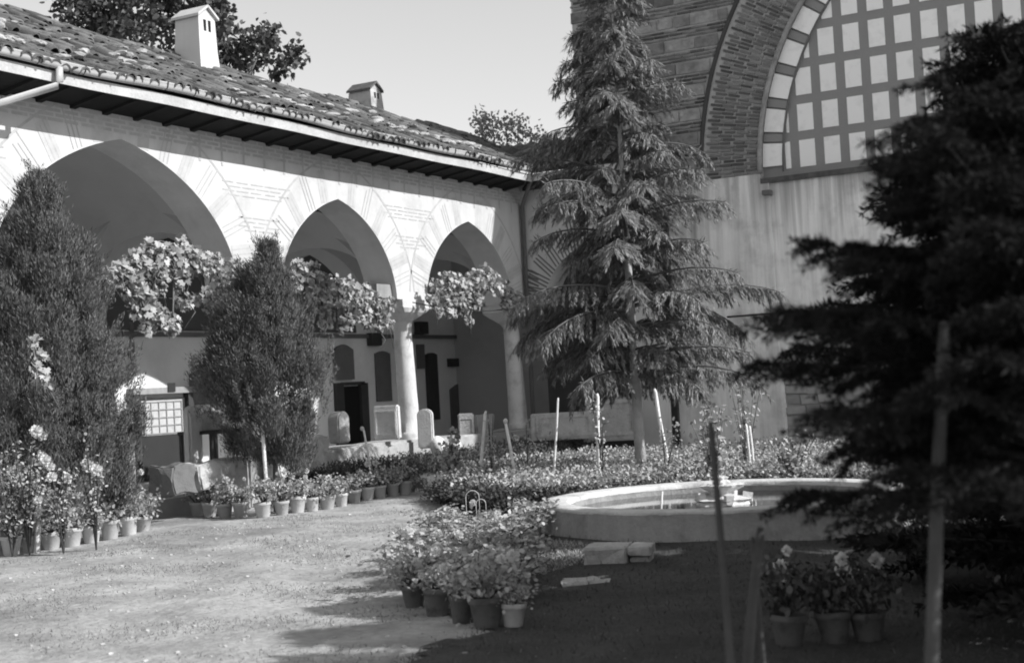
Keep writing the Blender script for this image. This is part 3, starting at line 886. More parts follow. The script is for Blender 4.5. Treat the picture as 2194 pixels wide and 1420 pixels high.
arc_tube('lattice_edge', R0, 0.018, YR - 0.005, 'stone_dark')
# white panels of the lattice
p_ref = on_s(1883, 149, YT); cx0 = p_ref.x; pr_ref = p_ref.z
DX, DZ, PWd, PHt = 0.533, 0.758, 0.335, 0.565
inr = R0 - 0.02
for i in range(-6, 20):
    for j in range(-2, 8):
        xc, zc = cx0 + i * DX, pr_ref + j * DZ
        x0, x1, z0, z1 = xc - PWd / 2, xc + PWd / 2, max(zc - PHt / 2, SPL + .03), zc + PHt / 2
        if z1 - z0 < .08: continue
        # clip polygon against the circle by sampling columns
        cols = []
        for k in range(7):
            x = x0 + (x1 - x0) * k / 6; dx = abs(x - AC)
            if dx >= inr: continue
            zt = min(z1, AH + math.sqrt(inr * inr - dx * dx))
            if zt - z0 > 0.03: cols.append((x, zt))
        if len(cols) < 2: continue
        bm = bmesh.new(); pr = None
        for x, zt in cols:
            cur = [bm.verts.new((x, YT, z0)), bm.verts.new((x, YT - .012, z0)), bm.verts.new((x, YT - .012, zt)), bm.verts.new((x, YT, zt))]
            if pr:
                for q_ in range(3): bm.faces.new((pr[q_], pr[q_ + 1], cur[q_ + 1], cur[q_]))
            else: bm.faces.new(cur)
            pr = cur
        bm.faces.new(pr[::-1]); bmesh.ops.recalc_face_normals(bm, faces=bm.faces[:])
        obj('lattice_panel', bm, 'pane', tym)
# ledge and plaster zone
bm = bbox(AC - R1 - .0, NR, WB - 0.07, WB + .3, SPL - .16, SPL - .05, .015); Q_('ledge', bm, 'ashlar')
bm = bbox(NL + 0.02, AC - R1 - .005, WB - 0.05, WB + .3, SPL - .12, SPL + .06, .02); Q_('ledge', bm, 'mosque_plaster')
px0 = on_s(1662, 600, WB).x
bm = bmesh.new(); box(bm, WE + 0.0, px0, WB - 0.06, WB + .3, -0.1, SPL - .12); Q_('plaster_pier', bm, 'mosque_plaster')
ntop = on_s(1750, 752, WB).z; nr = on_s(2050, 752, WB).x
bm = bmesh.new(); box(bm, px0 + .001, NR, WB, WB + .3, ntop, SPL - .16); Q_('plaster_panel', bm, 'mosque_plaster')
bm = bmesh.new(); box(bm, nr, NR, WB + .001, WB + .3, -.1, ntop - .001); Q_('plaster_panel', bm, 'mosque_plaster')
bm = bmesh.new(); box(bm, px0, nr, WB + .22, WB + .4, -.1, ntop + .1); Q_('niche_back', bm, 'mortar')
for j in range(9):
    x = px0 + 0.01; z = ntop - 0.02 - (j + 1) * 0.215
    while x < nr - .1:
        ln = min(random.uniform(.22, .5), nr - x)
        Q_('rubble_stone', bbox(x, x + ln - .02, WB + .14 + random.uniform(0, .06), WB + .28, z + random.uniform(-.02, .03), z + .2 - random.uniform(-.02, .05), .045, .022, 2), 'rubble')
        x += ln
Q_('drip_spout', bbox(px0 - .12, px0 + .05, WB - .2, WB, SPL - .42, SPL - .32, .02), 'stone_dark')
b0 = on_s(1558, 679, WB - .2); b1 = on_s(1662, 671, WB - .2)
tag(tube_obj('iron_bar', [b0, b1, b1 + Vector((0.02, .16, .04))], 0.022, 'iron'), 'thin black iron bar fixed level across the grey plaster wall', 'bar')

# ------------------------------------------------------------------ trees and shrubs
def clump_cloud(anchors, dirs, n_per, spread, ln, wd, jitter=0.55, up=0.15, tpl='blade', nrm=None, nj=.45):
    A = np.repeat(anchors, n_per, 0); Dd = np.repeat(dirs, n_per, 0)
    n = len(A)
    P = A + rng.normal(size=(n, 3)) * spread + Dd * rng.uniform(-1, 1, (n, 1)) * spread
    D = Dd + rng.normal(size=(n, 3)) * jitter + np.array([0, 0, up])
    NN_ = rdir(n) if nrm is None else np.repeat(unit(nrm), n_per, 0) + rng.normal(size=(n, 3)) * nj
    return leaf_arrays(P, D, NN_, ln * rng.uniform(.6, 1.3, n), wd * rng.uniform(.7, 1.3, n), tpl)

def thuja(name, base, height, radius, low, label, seed, n_cl, prof, lean=(0, 0), n_lump=60):
    global rng
    rng = np.random.default_rng(seed); random.seed(seed)
    t = thing(name, base, label, 'shrub')
    pz, pw = [p[0] for p in prof], [p[1] for p in prof]
    def R_(z): return radius * np.interp(z, pz, pw)
    # foliage grows in upright lumps of different size
    lz = rng.uniform(0, .97, n_lump) ** 1.05; lt = rng.uniform(0, 2 * np.pi, n_lump); lr = R_(lz) * rng.uniform(.5, .98, n_lump)
    LC = np.stack([lr * np.cos(lt), lr * np.sin(lt), low + lz * (height - low)], -1)
    LR = rng.uniform(.13, .34, n_lump) * (.40 + .60 * R_(lz) / radius)
    k = rng.integers(0, n_lump, n_cl)
    off_ = unit(rng.normal(size=(n_cl, 3))) * rng.uniform(.35, 1.0, (n_cl, 1)); off_[:, 2] *= 1.9
    A1 = LC[k] + off_ * LR[k][:, None]
    D1 = np.stack([np.cos(lt[k]) * .35 + off_[:, 0] * .5, np.sin(lt[k]) * .35 + off_[:, 1] * .5, np.ones(n_cl) * .9], -1)
    n2 = n_cl // 3                                     # looser inner growth
    z = rng.uniform(0, 1, n2); th = rng.uniform(0, 2 * np.pi, n2); rr = R_(z) * np.sqrt(rng.uniform(.05, .72, n2))
    A2 = np.stack([rr * np.cos(th), rr * np.sin(th), low + z * (height - low)], -1); D2 = np.stack([np.cos(th) * .5, np.sin(th) * .5, np.ones(n2)], -1)
    A = np.concatenate([A1, A2]); D = np.concatenate([D1, D2])
    f = ((A[:, 2] - low) / (height - low))[:, None]; A[:, :2] += np.array(lean)[None] * f
    NR_ = np.concatenate([np.stack([np.cos(lt[k]) * .8, np.sin(lt[k]) * .8, np.full(n_cl, .15)], -1) + off_ * .9, np.stack([np.cos(th), np.sin(th), np.full(n2, .2)], -1)])
    V, Fa = clump_cloud(A, unit(D), 62, 0.048, 0.070, 0.0115, 0.34, 0.25, nrm=NR_, nj=.35)
    link('foliage', mesh_np('foliage', V, Fa), 'thuja', t)
    k = 110                                            # stray leaders that break the outline
    z = rng.uniform(.1, .99, k); th = rng.uniform(0, 2 * np.pi, k); rr = R_(z) * rng.uniform(.85, 1.02, k)
    AA = []; DD = []
    for i in range(k):
        m = random.randrange(3, 9); tilt = random.uniform(.15, .6)
        for j in range(m):
            AA.append((rr[i] * math.cos(th[i]) + lean[0] * z[i] + math.cos(th[i]) * .045 * tilt * j, rr[i] * math.sin(th[i]) + lean[1] * z[i] + math.sin(th[i]) * .045 * tilt * j, low + z[i] * (height - low) + .04 * j)); DD.append((math.cos(th[i]) * tilt, math.sin(th[i]) * tilt, 1))
    V, Fa = clump_cloud(np.array(AA), unit(np.array(DD)), 16, 0.022, 0.055, 0.011, 0.38, .2)
    link('leading_shoots', mesh_np('shoots', V, Fa), 'thuja', t)
    bm = bmesh.new(); tube(bm, [(0, 0, -.1), (0.02, 0.01, low), (lean[0] * .5, lean[1] * .5, height * .6), (lean[0] * .9, lean[1] * .9, height * .92)], [0.045, 0.042, 0.03, 0.008], 8)
    for j in range(30):
        zz = low + (height - low) * random.uniform(0.0, .7); a = random.uniform(0, 6.28); l_ = .8 * float(R_((zz - low) / (height - low)))
        tube(bm, [(lean[0] * zz / height, lean[1] * zz / height, zz - .1), (l_ * .5 * math.cos(a), l_ * .5 * math.sin(a), zz + .15), (l_ * math.cos(a), l_ * math.sin(a), zz + .5)], [.018, .012, .004], 5)
    obj('trunk', bm, 'bark', t, True)
    return t
pL = on_z(118, 1150, 18.2)
thuja('thuja_shrub', (pL.x, pL.y, 0), on_z(100, 378, 18.2).z, 1.15, 0.75, 'tall dense conical thuja at the left edge in front of the widest arch', 21, 2900, ((0, .78), (.12, .95), (.27, 1), (.52, .80), (.69, .58), (.86, .27), (.95, .12), (1, .03)), (0, -.03), 54)
p2 = on_h(592, 1097)
thuja('thuja_shrub', (p2.x, p2.y, 0), on_z(597, 520, 21.4).z, 0.95, 0.78, 'smaller pear-shaped thuja standing between the first and second arches', 22, 2100, ((0, .5), (.1, .82), (.28, 1), (.5, .95), (.68, .72), (.8, .45), (.9, .2), (1, .03)), (.04, .03), 40)

def limb_path(p0, az, ln, e0, droop, n=9, wob=0.05):
    pts = [Vector(p0)]; e = e0
    for i in range(n):
        e -= droop / n * (0.3 + 1.4 * i / n)
        a = az + random.uniform(-wob, wob)
        pts.append(pts[-1] + Vector((math.cos(a) * math.cos(e), math.sin(a) * math.cos(e), math.sin(e))) * ln / n)
    return pts

def conifer(name, base, height, low, rad_f, n_br, label, mat_leaf, seed, twig_len, nd_len, nd_wid, nd_per, hang, e_low=-0.1, e_top=0.5, droop=0.55,
            trunk_r=0.09, lean=(0, 0), trunk_mat='bark', lob=0.3, gap=0.10, cat='tree', along=.75, rvw=.8, down=0.0, tiers=0, nup=0.0, limb_mat='bark', ejit=.12):
    """trunk, drooping limbs and needle sprays; returns the thing"""
    global rng
    rng = np.random.default_rng(seed); random.seed(seed)
    t = thing(name, base, label, cat)
    bm = bmesh.new()
    npt = 8
    tp = [(lean[0] * i / npt + random.uniform(-.01, .01), lean[1] * i / npt + random.uniform(-.01, .01), -0.1 + (height + .1) * i / npt) for i in range(npt + 1)]
    tube(bm, tp, [trunk_r * (1 - .93 * i / npt) for i in range(npt + 1)], 9)
    obj('trunk', bm, trunk_mat, t, True)
    bl = bmesh.new()
    NP, ND, NN = [], [], []
    az = random.uniform(0, 6.28)
    for i in range(n_br):
        f = (i + random.uniform(0, .9)) / n_br
        if tiers:
            ti = i * tiers // n_br; per = n_br / tiers; f = min(.99, max(0, (ti + .5 + random.gauss(0, .18)) / tiers)); az = (i - ti * per) * 6.283 / per + ti * 1.1 - 2.4
        z = low + (height * .985 - low) * f
        az += 2.4 + random.uniform(-.4, .4)
        ln = rad_f(f) * random.uniform(1 - lob, 1 + lob * .6)
        e0 = e_low + (e_top - e_low) * f + random.uniform(-ejit, ejit)
        pts = limb_path((lean[0] * z / height, lean[1] * z / height, z), az, ln, e0, droop * random.uniform(.6, 1.3))
        tube(bl, pts, [max(.004, .012 * ln ** .7 * (1 - .9 * k / len(pts))) * 1.6 for k in range(len(pts))], 5, False)
        # sprays
        acc = 0
        L_ = ln
        nt = max(5, int(L_ / gap))
        for k in range(nt):
            u = 0.16 + 0.84 * (k + random.random()) / nt
            fi = u * (len(pts) - 1); i0 = min(int(fi), len(pts) - 2); p = pts[i0].lerp(pts[i0 + 1], fi - i0)
            d = (pts[i0 + 1] - pts[i0]).normalized()
            side = Vector((-d.y, d.x, 0))
            if side.length < .01: side = Vector((1, 0, 0))
            side.normalize()
            for sg in (-1, 1):
                tl = twig_len * (1.15 - .75 * u) * random.uniform(.6, 1.3) * min(1.0, .35 + L_)
                dd = (d * random.uniform(.5, .9) + side * sg * random.uniform(.5, 1.0) + Vector((0, 0, -hang * random.uniform(.2, 1.1)))).normalized()
                m_ = max(4, int(tl * nd_per))
                q_ = np.linspace(.04, 1.0, m_)[:, None]
                base_ = np.array(p)[None] + np.array(dd)[None] * q_ * tl + np.array([[0, 0, -hang * .35 * tl]]) * q_ ** 2
                rv = rng.normal(size=(m_, 3)); rv = unit(rv)
                NP.append(base_); ND.append(np.array(dd)[None] * along + rv * rvw + np.array([[0, 0, -down]])); NN.append(rdir(m_))
        # tip
        m_ = max(6, int(.25 * nd_per)); q_ = np.linspace(0, 1, m_)[:, None]
        NP.append(np.array(pts[-2])[None] * (1 - q_) + np.array(pts[-1])[None] * q_); ND.append(np.array(pts[-1] - pts[-2])[None] * 4 + unit(rng.normal(size=(m_, 3)))); NN.append(rdir(m_))
    # leader needles
    m_ = 220; q_ = rng.uniform(.8, 1.03, (m_, 1)); NP.append(np.array([[lean[0], lean[1], height]]) * q_); ND.append(unit(rng.normal(size=(m_, 3))) + np.array([[0, 0, .5]])); NN.append(rdir(m_))
    obj('limbs', bl, limb_mat, t, True)
    P = np.concatenate(NP); D = np.concatenate(ND); Nn = np.concatenate(NN)
    n = len(P)
    if nup: Nn = Nn * .55 + np.array([[0, 0, nup]]) + unit(P * np.array([1, 1, 0])) * .5
    me = leaf_mesh('needles', P, D, Nn, nd_len * rng.uniform(.6, 1.25, n), nd_wid * rng.uniform(.7, 1.3, n), 'blade')
    link('needles', me, mat_leaf, t)
    return t, n
# the deodar cedar in the bed
pc = on_z(1372, 975, 22.6)
def cedar_rad(f):
    return 2.3 * min(1.0, (1 - f) ** 0.80 + 0.02) * (1 if f > .08 else .8)
ced, nn = conifer('cedar_tree', (pc.x, pc.y, 0.2), 8.3, 1.45, cedar_rad, 124, 'tall drooping cedar in the flower bed before the corner of the building', 'cedar', 33,
              0.52, 0.110, 0.0135, 120, 0.75, e_low=0.14, e_top=0.65, droop=0.85, trunk_r=0.095, lean=(-0.05, -0.05), trunk_mat='bark_pale', gap=0.060, lob=.5,
              along=.75, rvw=.42, down=.45, tiers=19, nup=1.0)
print('cedar needles', nn)
# near spruces on the right
def spr_rad(Rm, p):
    return lambda f: Rm * min(1.0, (1 - f) ** p + 0.02)
ps = on_z(2228, 1000, 5.2)
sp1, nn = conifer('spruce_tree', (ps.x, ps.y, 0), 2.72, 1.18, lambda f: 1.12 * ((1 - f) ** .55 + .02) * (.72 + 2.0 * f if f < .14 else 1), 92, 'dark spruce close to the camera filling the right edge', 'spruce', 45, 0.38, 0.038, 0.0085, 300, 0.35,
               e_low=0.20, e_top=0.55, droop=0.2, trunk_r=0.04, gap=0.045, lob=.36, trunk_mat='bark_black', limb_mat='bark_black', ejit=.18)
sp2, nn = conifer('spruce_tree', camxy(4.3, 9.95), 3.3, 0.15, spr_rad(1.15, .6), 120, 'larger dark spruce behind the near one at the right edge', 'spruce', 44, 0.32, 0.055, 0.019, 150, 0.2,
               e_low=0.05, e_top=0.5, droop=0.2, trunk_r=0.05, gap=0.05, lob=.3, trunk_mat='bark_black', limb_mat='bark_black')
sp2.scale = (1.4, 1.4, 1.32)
print('spruce needles', nn)
def copy_tree(t, loc, rz, sc, label):
    c = t.copy(); COL.objects.link(c); c.location = loc; c.rotation_euler = (0, 0, rz); c.scale = (sc[0], sc[0], sc[1]); c['label'] = label
    for ch in t.children: dup(ch, c)
    return c
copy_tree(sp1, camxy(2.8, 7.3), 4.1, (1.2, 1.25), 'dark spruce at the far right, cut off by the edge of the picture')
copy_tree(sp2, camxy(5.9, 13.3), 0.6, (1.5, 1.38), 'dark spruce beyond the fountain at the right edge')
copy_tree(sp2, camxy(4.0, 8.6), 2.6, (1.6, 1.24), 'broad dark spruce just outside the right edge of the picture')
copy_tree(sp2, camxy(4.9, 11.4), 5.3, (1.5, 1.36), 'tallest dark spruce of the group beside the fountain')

def broad_tree(name, base, clusters, leaf, n_per, lsz, mat, label, seed, trunk_r=.2, cat='tree'):
    """clusters: list of (x,y,z,r) relative to base"""
    global rng
    rng = np.random.default_rng(seed); random.seed(seed)
    t = thing(name, base, label, cat)
    bm = bmesh.new()
    top = max(c[2] for c in clusters)
    tube(bm, [(0, 0, -.2), (.05, .03, top * .35), (0, 0, top * .7)], [trunk_r, trunk_r * .8, trunk_r * .4], 9)
    Ps, Ds = [], []
    for (x, y, z, r) in clusters:
        tube(bm, [(0, 0, top * .3 + .2 * z * .5), (x * .5, y * .5, z * .7), (x, y, z)], [trunk_r * .4, trunk_r * .2, .015], 6)
        k = max(5, int(n_per * r * r))
        sub = rng.normal(size=(k, 3)); sub = unit(sub) * rng.uniform(.3, 1, (k, 1)) ** .5 * r
        c = np.array((x, y, z)) + sub
        m = 26
        P = np.repeat(c, m, 0) + rng.normal(size=(k * m, 3)) * .13
        Ps.append(P); Ds.append(np.repeat(unit(sub + 1e-6), m, 0) * .6 + rng.normal(size=(k * m, 3)) * .6 + np.array([0, 0, -.25]))
    P = np.concatenate(Ps); D = np.concatenate(Ds); n = len(P)
    link('crown', leaf_mesh('crown', P, D, rdir(n), lsz * rng.uniform(.6, 1.3, n), lsz * .7 * rng.uniform(.7, 1.2, n), 'round'), mat, t)
    obj('trunk', bm, 'bark', t, True)
    return t
# large tree behind the tiled roof, base well behind the building
def rel(px, py, z, b): p = on_z(px, py, z); return (p.x - b[0], p.y - b[1], p.z - b[2])
zt = 33.0
tb = on_z(300, 500, zt); tb = (tb.x, tb.y, 0)
cl = []
for (px, py, rp) in ((185, 15, 55), (230, -40, 80), (160, 50, 32), (290, 35, 60), (330, -20, 80), (400, -30, 85), (250, 80, 30), (345, 85, 30), (450, 15, 55), (480, 70, 38), (500, 115, 32), (520, 90, 20), (565, 80, 14), (545, 135, 20), (600, 140, 16), (625, 118, 12), (470, 130, 26), (205, 72, 24), (575, 72, 10), (420, 50, 50)):
    x, y, z = rel(px, py, zt + random.uniform(-1, 1), tb); cl.append((x, y, z, rp * zt / F_PX))
broad_tree('broadleaf_tree', tb, cl, None, 52, 0.15, 'tree', 'dark broadleaf tree rising behind the white chimney and tiled roof', 51, .25)
zt = 36.0
tb2 = on_z(1090, 500, zt); tb2 = (tb2.x, tb2.y, 0)
cl = []
for (px, py, rp) in ((1030, 275, 20), (1055, 262, 22), (1085, 280, 30), (1110, 275, 24), (1140, 300, 24), (1060, 305, 28), (1115, 315, 26), (1170, 325, 18), (1040, 290, 14), (1200, 335, 16)):
    x, y, z = rel(px, py, zt, tb2); cl.append((x, y, z, rp * zt / F_PX))
broad_tree('broadleaf_tree', tb2, cl, None, 9, 0.10, 'tree_pale', 'pale thin tree showing over the low end of the roof', 52, .12)

# ------------------------------------------------------------------ vines along the arcade
VN = -14.72
vine_me = []
for i in range(4):
    V, Fa = leaf_arrays(np.zeros((1, 3)), np.array([[0, 0, -1.0]]), np.array([[1.0, random.uniform(-.3, .3), .3]]), [0.12], [0.108], 'vine')
    V[:, 0] += rng.uniform(-.012, .012, len(V))
    me = mesh_np('leaf', V, Fa); me.materials.append(MT['vine']); vine_me.append(me)
def vine(label, blobs, n, seed, nfront=95):
    global rng
    rng = np.random.default_rng(seed); random.seed(seed)
    pts = [on_n(px, py, nn) for px, py, rp, nn in blobs]
    c0 = pts[0]
    t = thing('grape_vine', (c0.x, c0.y, c0.z), label, 'vine', 'vines trained along the arcade')
    bm = bmesh.new(); order = sorted(pts, key=lambda p: p.y)
    tube(bm, [p - c0 for p in order], .014, 6)
    for p in order[::2]:
        tube(bm, [p - c0, p - c0 + Vector((random.uniform(-.1, .2), random.uniform(-.2, .2), -random.uniform(.15, .4)))], [.01, .004], 5)
    obj('stem', bm, 'bark', t, True)
    if len(blobs) > 8:
        y0, y1 = order[0].y - .5, order[-1].y + .35
        bm = bmesh.new(); tube(bm, [Vector((VN - .12, y0 + (y1 - y0) * k / 8, 3.42 - .12 * math.sin(math.pi * k / 8))) - c0 for k in range(9)], .012, 6); obj('support_wire', bm, 'iron', t, True)
        bm = bmesh.new()
        for k in range(14):
            p = random.choice(order); a_ = random.choice(order)
            tube(bm, [p - c0, (p + a_) / 2 - c0 + Vector((random.uniform(0, .15), 0, random.uniform(-.1, .2))), a_ - c0] if (p - a_).length < 1.0 else [p - c0, p - c0 + Vector((.08, random.uniform(-.15, .15), -.2)), p - c0 + Vector((.05, random.uniform(-.2, .2), -random.uniform(.35, .6)))], [.012, .009, .004], 5)
        obj('shoots', bm, 'bark', t, True)
    Pn = []
    tot = sum(b_[2] ** 2 for b_ in blobs)
    fl = 0
    for (px, py, rp, nn), p in zip(blobs, pts):
        r = rp * (p - EY).length / F_PX
        k = int(n * rp * rp / tot)
        sub = unit(rng.normal(size=(k, 3))) * rng.uniform(.2, 1, (k, 1)) ** .45 * r
        sub[:, 0] *= .8
        Pn.append(np.array(p - c0)[None] + sub)
    P = np.concatenate(Pn)
    score = P[:, 0] + rng.normal(size=len(P)) * .05
    idx = np.argsort(-score)
    fr, bk = idx[:nfront], idx[nfront:]
    for i in fr:
        o = bpy.data.objects.new('leaf', random.choice(vine_me)); COL.objects.link(o); o.parent = t
        o.location = P[i]; o.rotation_euler = (random.gauss(0, .6), random.gauss(-.45, .55), random.gauss(0, .8)); s_ = random.uniform(.5, 1.05); o.scale = (s_, s_, s_)
    n2 = len(bk)
    D = rng.normal(size=(n2, 3)) * .6 + np.array([.35, -.1, -.8]); Nn = rng.normal(size=(n2, 3)) * .55 + np.array([.9, -.1, .8])
    me = leaf_mesh('leaves', P[bk], D, Nn, .11 * rng.uniform(.55, 1.2, n2), .10 * rng.uniform(.6, 1.2, n2), 'vine')
    tag(link('leaves', me, 'vine', t), kind='stuff')
    return t
vine('long vine garland of pale leaves hanging across the widest arch', [(262, 575, 24, VN), (290, 560, 32, VN), (330, 545, 34, VN), (375, 550, 38, VN), (385, 525, 22, VN), (420, 560, 38, VN), (460, 570, 32, VN), (500, 580, 28, VN), (280, 610, 34, VN), (300, 650, 36, VN), (335, 680, 34, VN), (370, 690, 22, VN), (395, 640, 24, VN), (440, 640, 28, VN), (480, 630, 26, VN), (520, 600, 22, VN), (545, 610, 20, VN), (240, 585, 18, VN), (225, 600, 14, VN), (330, 600, 34, VN), (385, 590, 26, VN), (315, 700, 18, VN), (365, 700, 16, VN)], 1500, 61, 170)
vine('vine garland in the second arch, half hidden by the pear-shaped thuja', [(640, 575, 22, VN), (670, 585, 28, VN), (690, 610, 28, VN), (720, 610, 24, VN), (750, 620, 28, VN), (780, 625, 26, VN), (800, 640, 22, VN), (690, 650, 28, VN), (730, 660, 26, VN), (770, 665, 26, VN), (815, 665, 24, VN), (700, 690, 18, VN), (830, 690, 16, VN), (560, 640, 22, VN), (600, 600, 20, VN), (810, 705, 10, VN), (722, 710, 12, VN), (835, 650, 18, VN), (655, 610, 26, VN), (625, 600, 22, VN), (745, 690, 18, VN), (785, 690, 16, VN)], 1250, 62, 150)
vine('bright vine cluster in the third arch beside the marble column', [(935, 615, 18, VN), (960, 600, 24, VN), (990, 610, 28, VN), (1020, 595, 26, VN), (1040, 580, 18, VN), (1050, 605, 28, VN), (1080, 620, 22, VN), (960, 640, 24, VN), (990, 655, 22, VN), (1020, 640, 24, VN), (940, 660, 16, VN), (1085, 650, 18, VN), (1005, 685, 12, VN), (965, 670, 14, VN), (1100, 635, 20, VN), (1110, 655, 16, VN), (925, 640, 14, VN)], 1000, 63, 150)
vine('small sprig of pale vine leaves caught on the left thuja', [(70, 730, 14, -13.2), (80, 765, 16, -13.2), (90, 800, 16, -13.2), (75, 785, 14, -13.2), (100, 825, 10, -13.2)], 90, 64, 50)

# ------------------------------------------------------------------ fountain
fc = camxy(2.34, 16.6)
ft = thing('fountain', (fc[0], fc[1], 0), 'round low stone fountain basin with still water in the garden', 'fountain')
RO, RI, HF = 2.12, 1.78, 0.345
bm, rg = lathe([(RO + .05, -0.1), (RO + .04, 0.02), (RO + .0, 0.05), (RO - .01, HF - .03)], 96, .004); obj('basin_wall', bm, 'concrete', ft, True)
bm, rg = lathe([(RO - .01, HF - .04), (RO - .004, HF - .015), (RO - .025, HF + .002), (RO - .12, HF + .008), (RI + .05, HF), (RI + .008, HF - .012), (RI, HF - .06)], 110, .007); obj('rim', bm, 'rim', ft, True)
bm, rg = lathe([(RI + .002, HF - .055), (RI, 0.2), (RI, 0.05), (RI - .06, -0.02), (0.01, -0.03)], 96, .002); obj('basin_lining', bm, 'concrete', ft, True)
bm = bmesh.new(); bmesh.ops.create_circle(bm, cap_ends=True, segments=72, radius=RI - .001); bmesh.ops.translate(bm, verts=bm.verts[:], vec=(0, 0, 0.222)); obj('water', bm, 'water', ft)
# carved centrepiece: two stepped lobed tiers and a broken finial
def lobed(prof, lobes, amp, seg=40):
    bm = bmesh.new(); rings = []
    for r, z, k in prof:
        rings.append([bm.verts.new(((r * (1 + k * amp * math.cos(lobes * 2 * math.pi * j / seg))) * math.cos(2 * math.pi * j / seg), (r * (1 + k * amp * math.cos(lobes * 2 * math.pi * j / seg))) * math.sin(2 * math.pi * j / seg), z + random.uniform(-.006, .006))) for j in range(seg)])
    for a, b_ in zip(rings, rings[1:]):
        for j in range(seg): bm.faces.new((a[j], a[(j + 1) % seg], b_[(j + 1) % seg], b_[j]))
    bm.faces.new(rings[-1]); return bm
cp_ = obj('centrepiece', lobed([(.30, .0, .2), (.30, .16, .3), (.27, .2, 1), (.30, .23, 1), (.22, .25, .5), (.16, .27, 0)], 6, .14), 'marble', ft)
obj('upper_bowl', lobed([(.12, .26, 0), (.13, .32, .3), (.22, .38, 1), (.24, .41, 1), (.20, .42, .6), (.10, .40, 0)], 8, .14), 'marble', cp_)
obj('finial', lobed([(.08, .39, 0), (.09, .44, 1), (.06, .47, .5), (.075, .50, 1), (.03, .52, 0)], 5, .2), 'marble', cp_)
cp_.scale = (1.05, 1.05, .92); cp_.location = (0, 0, .07)
for k in range(5):
    a = 2 * math.pi * k / 5 + .3
    bm = bbox(-.05, .05, -.045, .045, 0, .11, .02, .012, 2); o = obj('carved_scroll', bm, 'marble', cp_); o.location = (.27 * math.cos(a), .27 * math.sin(a), .19 + (.02 if k % 2 else 0)); o.rotation_euler = (random.uniform(-.2, .2), random.uniform(-.2, .2), a)
st = on_h(1412, 1098, .2)
tag(tube_obj('fountain_stick', [(st.x, st.y, .02), on_z(1419, 1052, (st - EY).dot(fwd) + .05)], 0.012, 'wire'), 'thin pale stick standing in the fountain water left of its centrepiece', 'stick')
k1 = on_z(1783, 1026, 18.2); k2 = on_z(1812, 998, 18.4)
tag(tube_obj('water_spout', [(k1.x, k1.y, .25), k1, k2, k2 + Vector((.03, -.03, .02))], [.016, .016, .02, .01], 'gutter'), 'short slanting metal spout on the far rim of the fountain', 'spout')
# stone block in front
sb = on_h(1322, 1212); 
t = thing('stone_block', (sb.x, sb.y, 0), 'squared stone block lying in front of the fountain', 'stone', rz=YAW - .25)
obj('block', bbox(-.28, .12, -.16, .20, -.02, .20, .03, .01, 2, 2), 'stone', t)
obj('ledge', bbox(.125, .34, -.12, .20, .10, .19, .02, .006, 2, 1), 'stone', t)
obj('foot', bbox(.14, .32, -.08, .18, -.02, .09, .02, .006, 2, 1), 'stone', t)
